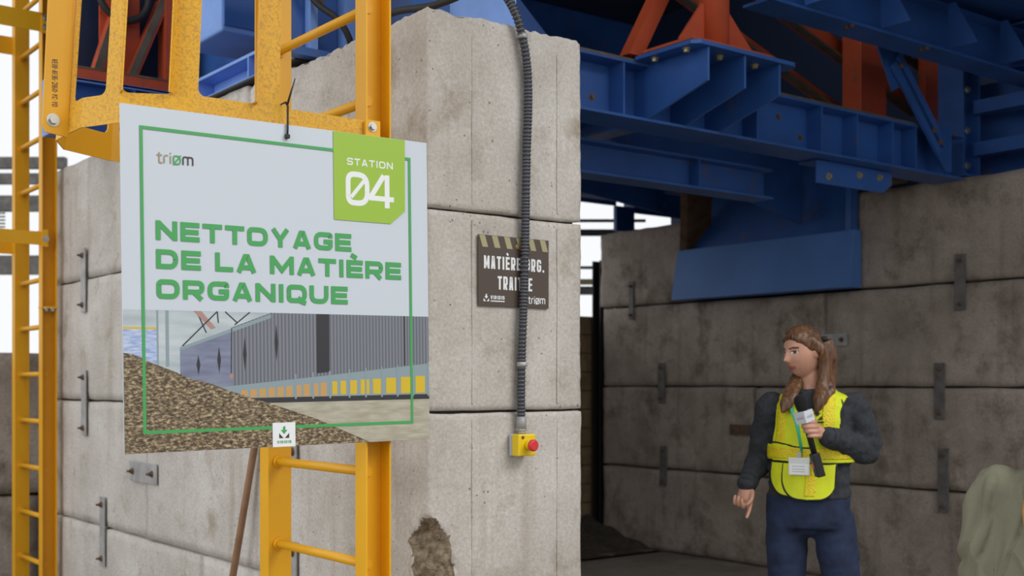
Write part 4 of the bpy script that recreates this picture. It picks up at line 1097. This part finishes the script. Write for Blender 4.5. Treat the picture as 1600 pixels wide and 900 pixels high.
    b.build('collar', FLEECE, root)
    for W, E in ((wrR, elR), (wrL, elL)):
        d = (E-W).normalized(); MB().tube([W-d*.006, W+d*.03], [.0425, .045], 20).build('cuff', FLEECE, root)
    # ---- vest
    NA, NZ, ZA, ZE = 200, 100, 1.02, 1.512
    def patch(name, inside, off, mat, th=.004):
        vid = {}; vs = []; fs = []
        def V(i, j):
            k = (i % NA, j)
            if k not in vid:
                z = ZA+(ZE-ZA)*j/NZ; vid[k] = len(vs); vs.append(torso(2*PI*(i % NA)/NA, z, off+.003*noise.noise(Vector((math.sin(2*PI*i/NA)*4, math.cos(2*PI*i/NA)*4, z*9)))))
            return vid[k]
        for i in range(NA):
            for j in range(NZ):
                a = 2*PI*(i+.5)/NA; z = ZA+(ZE-ZA)*(j+.5)/NZ; cx, rx, ry = lerp_table(TOR, z); x = (rx+off)*math.sin(a)
                if inside(x, z, math.cos(a) > 0): fs.append((V(i, j), V(i+1, j), V(i+1, j+1), V(i, j+1)))
        o = MB().add(vs, fs, 0, True).build(name, mat, vest); s_ = o.modifiers.new('s', 'SOLIDIFY'); s_.thickness = th; s_.offset = 1
        return o
    def piping(pts, off=.019, r=.0042):
        P = []
        for (x, z) in pts:
            cx, rx, ry = lerp_table(TOR, z); P.append(torso(math.asin(max(-1, min(1, x/(rx+off)))), z, off))
        MB().tube(curve(P, 4), r, 8).build('binding', PIPE, vest)
    vest = thing('safety_vest', '', None); del vest['label']; vest.parent = root
    if 'category' in vest: del vest['category']
    def arm(z): return .150-.012*math.sin(max(0, min(1, (z-1.27)/.2))*PI)
    def neck(z): return max(0, (z-1.33)/.17)*.062
    patch('vest_shell', lambda x, z, f: z > 1.262 and abs(x) < arm(z) and not (f and abs(x-.0) < neck(z)) and z < 1.505, .014, HIVIS)
    patch('waist_band', lambda x, z, f: 1.190+.010*(x < 0)*abs(x)/.15 < z < 1.268, .017, HIVIS)
    def rnd(x, z, x0, x1, z0, z1, r0, r1):
        if not (x0 < x < x1 and z0 < z < z1): return False
        if x < x0+r0 and z < z0+r0 and (x-x0-r0)**2+(z-z0-r0)**2 > r0*r0: return False
        if x > x1-r1 and z < z0+r1 and (x-x1+r1)**2+(z-z0-r1)**2 > r1*r1: return False
        return True
    patch('lower_flap', lambda x, z, f: f and rnd(x, z, -.150, -.03, 1.045, 1.187, .10, .01), .012, HIVIS)
    patch('lower_flap', lambda x, z, f: f and rnd(x, z, -.085, .135, 1.035, 1.187, .09, .06), .017, HIVIS)
    for x0, x1 in ((-.128, -.088), (.072, .118)):
        patch('reflective_strip', lambda x, z, f: x0 < x < x1 and z > 1.27 and abs(x) < arm(z)-.004 and z < 1.50, .0185, TAPE, .001)
    patch('reflective_strip', lambda x, z, f: 1.207 < z < 1.255, .0215, TAPE, .001)
    patch('reflective_strip', lambda x, z, f: f and .02 < x < .065 and 1.05 < z < 1.187, .0215, TAPE, .001)
    def arc(x0, x1, z0, r0, r1, zt):
        P = [(x0, zt)]
        for k in range(6): a = PI+PI/2*k/5; P.append((x0+r0+r0*math.cos(a), z0+r0+r0*math.sin(a)))
        for k in range(6): a = 1.5*PI+PI/2*k/5; P.append((x1-r1+r1*math.cos(a), z0+r1+r1*math.sin(a)))
        return P+[(x1, zt)]
    piping(arc(-.085, .135, 1.035, .09, .06, 1.187)); piping(arc(-.150, -.04, 1.045, .10, .005, 1.187)[:8], .015)
    piping([(-.165, 1.272), (-.12, 1.275), (-.05, 1.262), (.0, 1.255), (.03, 1.255)]); piping([(-.172, 1.200), (-.1, 1.196), (0, 1.188), (.1, 1.188), (.165, 1.192)])
    for s in (-1, 1):
        piping([(s*arm(1.27), 1.27), (s*arm(1.34), 1.34), (s*arm(1.40), 1.40), (s*arm(1.44), 1.44), (s*.128, 1.475)], .016)
        piping([(s*.003, 1.335), (s*neck(1.40), 1.40), (s*neck(1.45), 1.45), (s*neck(1.49), 1.492)], .016, .003)
    # chest emblem
    def VP(p):
        cx, rx, ry = lerp_table(TOR, p[1]); return torso(math.asin(max(-1, min(1, p[0]/(rx+.022)))), p[1], .022)
    b = MB(); emblem(b, .052, 1.375, .040, VP, 0, 0); flat(b, [(.025, 1.362), (.080, 1.362), (.080, 1.368), (.025, 1.368)], VP); b.build('chest_emblem', PIPE, vest)
    # ---- hair
    b = MB(); hair_cap(b, HC, HR)
    def H(*p): return HC+HR @ Vector(p)
    b.tube(curve([H(-.066, .01, .05), H(-.074, .03, .01), H(-.074, .042, -.05), Vector((-.050, .0, 1.545)), Vector((-.082, -.085, 1.47)), Vector((-.104, -.130, 1.40))], 5), [.022]*5+[.026]*10+[.028]*5+[.026]*3+[.018, .012, .004], 14)
    b.tube(curve([H(-.055, .05, .0), Vector((-.035, .0, 1.55)), Vector((-.062, -.095, 1.475)), Vector((-.078, -.130, 1.415))], 5), [.024]*8+[.022]*4+[.016, .012, .008, .004], 12)
    b.tube(curve([H(.060, -.01, .06), H(.078, .030, .01), H(.074, .050, -.06), Vector((.062, -.05, 1.52)), Vector((.050, -.115, 1.455)), Vector((.030, -.135, 1.395))], 5), [.024]*5+[.030]*10+[.030]*6+[.024, .018, .012, .006, .003], 14)
    b.tube(curve([H(.03, .09, .03), H(.035, .10, -.04), Vector((.085, .06, 1.52)), Vector((.10, .03, 1.46))], 5), [.045]*6+[.040]*5+[.030, .024, .016, .008, .004], 14)
    b.tube(curve([H(.062, .045, .0), Vector((.088, .0, 1.55)), Vector((.088, -.07, 1.48)), Vector((.065, -.115, 1.42))], 5), [.026]*10+[.022, .018, .014, .010, .006, .004], 12)
    remesh(b, 'hair', [HAIR], root, .006, 3, lambda p: .003*noise.noise(Vector((p.x*60, p.y*60, p.z*7))))
    MB().ellipsoid(H(.070, .070, .045), (.016, .010, .012)).build('hair_clip', PIPE, root)
    # ---- lanyard and badge
    lp = [torso(-.55, 1.500, .02), torso(-.36, 1.44, .022), torso(-.16, 1.36, .026), torso(-.04, 1.27, .030), torso(.0, 1.235, .034)]
    b = MB(); P = curve(lp, 5)
    for i in range(len(P)-1): b.box(-.0095, .0095, -.001, .001, 0, (P[i+1]-P[i]).length*1.05, M=Matrix.Translation(P[i]) @ (P[i+1]-P[i]).to_track_quat('Z', 'Y').to_matrix().to_4x4())
    ln = b.build('neck_lanyard', TEAL, root)
    bd_ = thing('name_badge', 'clear plastic name badge hanging on the woman\'s teal lanyard', 'badge', root.matrix_basis @ torso(-.03, 1.17, .040), (0, 0, -YAW-.2424+BYW))
    MB().box(-.045, .045, -.002, .002, -.030, .045).build('card_sleeve', pbr('clear_sleeve', (.72, .75, .74), .12), bd_, .002)
    MB().box(-.040, .040, -.0032, -.002, -.027, .018).build('card', M_WHITE, bd_)
    MB().box(-.008, .008, -.003, .003, .045, .068).build('clip', M_GALV, bd_)
    for z in (.006, -.006, -.016): MB().box(-.030, .026, -.0036, -.0032, z, z+.0035).build('printed_line', M_GREYP, bd_)
    # ---- microphone
    mc = thing('microphone', 'black handheld microphone with white cube flag held by the woman', 'microphone', root.matrix_basis @ mic_a)
    q = (root.matrix_basis.to_3x3() @ -md).to_track_quat('Z', 'Y'); mc.rotation_euler = q.to_euler()
    MB().tube([(0, 0, -.245), (0, 0, -.10), (0, 0, -.045)], [.0125, .0135, .018], 18).build('handle', M_BLACK, mc)
    MB().tube([(0, 0, -.045), (0, 0, -.03), (0, 0, 0), (0, 0, .018), (0, 0, .027)], [.018, .0245, .0265, .021, .008], 20).build('foam_windshield', pbr('black_foam', (.008, .008, .009), 1, bump=.5, bscale=400), mc)
    fl2 = MB().box(-.0285, .0285, -.0285, .0285, -.092, -.042).build('cube_flag', pbr('flag_white', (.62, .65, .70), .4), mc, .002); fl2.rotation_euler = (0, 0, .6)
    for k in range(4):
        b = MB(); tfm = lambda p: Vector((p[0], -.0289, p[1]))
        for dx in (-.014, -.004, .006, .015): ribbon(b, rpath([(dx-.004, -.066), (dx, -.074), (dx+.003, -.060)], .003), .0026, False, tfm, int(dx > .0))
        o = b.build('flag_print', [pbr('print_sky_blue', (.16, .36, .62), .4), pbr('print_coral', (.55, .25, .25), .4)], fl2); o.rotation_euler = (0, 0, k*PI/2); o['kind'] = 'stuff'
    MB().box(-.026, .026, -.017, .017, -.325, -.225).build('transmitter', M_BLACK, mc, .004)
    MB().box(-.010, .010, -.0185, -.017, -.285, -.262).build('red_mark', M_REDP, mc)
    return root
bpy.context.view_layer.update()
make_woman()

def make_bystander():
    yaw = -YAW-.435
    root = thing('person', 'person in loose olive jacket with ginger blond hair at the right edge', 'person', (1.482, -1.605, 0), (0, 0, yaw))
    # ---- body
    b = MB(); HC = Vector((.03, .0, 1.415)); HR = Matrix.Rotation(math.radians(150), 3, 'Z'); head_mesh(b, HC, HR)
    limb(b, [(0, .01, 1.20), (.02, .005, 1.35)], [.055, .05])
    def ring(z, rx, ry, n=32): return [Vector((rx*math.sin(2*PI*k/n), -ry*math.cos(2*PI*k/n), z)) for k in range(n)]
    b.loft([ring(z, rx, ry) for z, rx, ry in ((.72, .14, .10), (.85, .155, .11), (1.0, .15, .105), (1.15, .165, .10), (1.22, .13, .08))])
    AR = [Vector((-.195, 0, 1.165)), Vector((-.245, .04, .93)), Vector((-.235, -.05, .72))]
    AL = [Vector((.195, 0, 1.165)), Vector((.245, .04, .93)), Vector((.235, -.05, .72))]
    for A_ in (AR, AL):
        limb(b, A_, [.045, .038, .028]); d = Vector((0, -.15, -1)).normalized(); w0 = A_[2]; s = -1 if A_ is AR else 1
        b.loft([[w0+d*t+Vector((0, 1, 0))*(w_*math.cos(2*PI*k/12))+Vector((1, 0, 0))*(.017*math.sin(2*PI*k/12)) for k in range(12)] for t, w_ in ((0, .024), (.04, .034), (.08, .036))])
        for i, l in enumerate((.055, .066, .070, .064)): finger(b, w0+d*.078+Vector((0, .028-.019*i, 0)), d, (-s, 0, 0), l, .0085, (.25, .4, .3))
        finger(b, w0+d*.035+Vector((0, -.034, 0)), d+Vector((0, -.7, 0)), (-s, 0, 0), .055, .0098, (.1, .3, .2))
    for s in (-1, 1): limb(b, [(s*.085, 0, .76), (s*.09, -.01, .42), (s*.09, .02, .08)], [.075, .052, .036])
    remesh(b, 'body', [SKIN], root, .006, 3)
    # ---- jacket with deep soft folds
    b = MB(); b.loft([ring(z, rx, ry) for z, rx, ry in ((.62, .215, .16), (.75, .215, .165), (.95, .205, .155), (1.10, .210, .145), (1.185, .200, .125), (1.235, .135, .095), (1.27, .07, .07))])
    for A_ in (AR, AL): limb(b, curve(A_, 5), [.088, .090, .088, .086, .084, .080, .076, .072, .066, .060, .056], 20)
    def fold(p):
        q = Vector((p.x*8+p.z*2.6, p.y*8, p.z*1.5-p.x*2)); n = noise.noise(q); m = noise.noise(Vector((p.x*12-p.z*4, p.y*10, p.z*2.5)))
        k = max(.25, min(1, (1.27-p.z)/.12)); return k*(.022*((1-min(1, abs(n)*2.2))**2)-.020*((1-min(1, abs(m)*2.6))**2))
    remesh(b, 'jacket', [OLIVE], root, .008, 4, fold)
    b = MB()
    for a in range(-5, 6): pass
    b.tube(curve([(-.10, -.02, 1.255), (-.07, -.085, 1.25), (0, -.10, 1.235), (.08, -.08, 1.25), (.10, 0, 1.27), (.06, .07, 1.28), (-.05, .07, 1.28), (-.10, -.0, 1.26)], 5), .026, 12); b.build('hood_roll', OLIVE, root)
    b = MB()
    for s in (-1, 1): limb(b, [(s*.085, 0, .78), (s*.09, -.01, .42), (s*.09, .02, .06)], [.092, .072, .065])
    b.ellipsoid((0, 0, .78), (.16, .12, .10)); remesh(b, 'trousers', [DENIM], root, .01, 4)
    for s in (-1, 1):
        b = MB(); b.ellipsoid((s*.09, -.04, .045), (.045, .12, .045)); b.box(s*.09-.04, s*.09+.04, -.15, .07, 0, .03); remesh(b, 'shoe', [M_DARKST], root, .01, 3)
    # ---- long hair
    b = MB(); b.ellipsoid(HC+HR @ Vector((0, .020, .022)), (.083, .092, .102), HR, 24, 16)
    for x0, x1, zt in ((-.055, -.086, .98), (-.03, -.062, .96), (.0, -.03, .94), (.03, .0, .95), (.06, .035, .97)):
        b.tube(curve([(x0*.9+.03, -.06, 1.42), (x0+.01, -.10, 1.30), (x1+.01, -.165, 1.18), (x1-.012, -.185, 1.07), (x1+.012, -.180, zt)], 5), [.034]*8+[.032]*6+[.026, .022, .018, .012, .008, .005, .003], 12)
    remesh(b, 'hair', [GINGER], root, .006, 3, lambda p: .003*noise.noise(Vector((p.x*60, p.y*60, p.z*7))))
    return root
make_bystander()
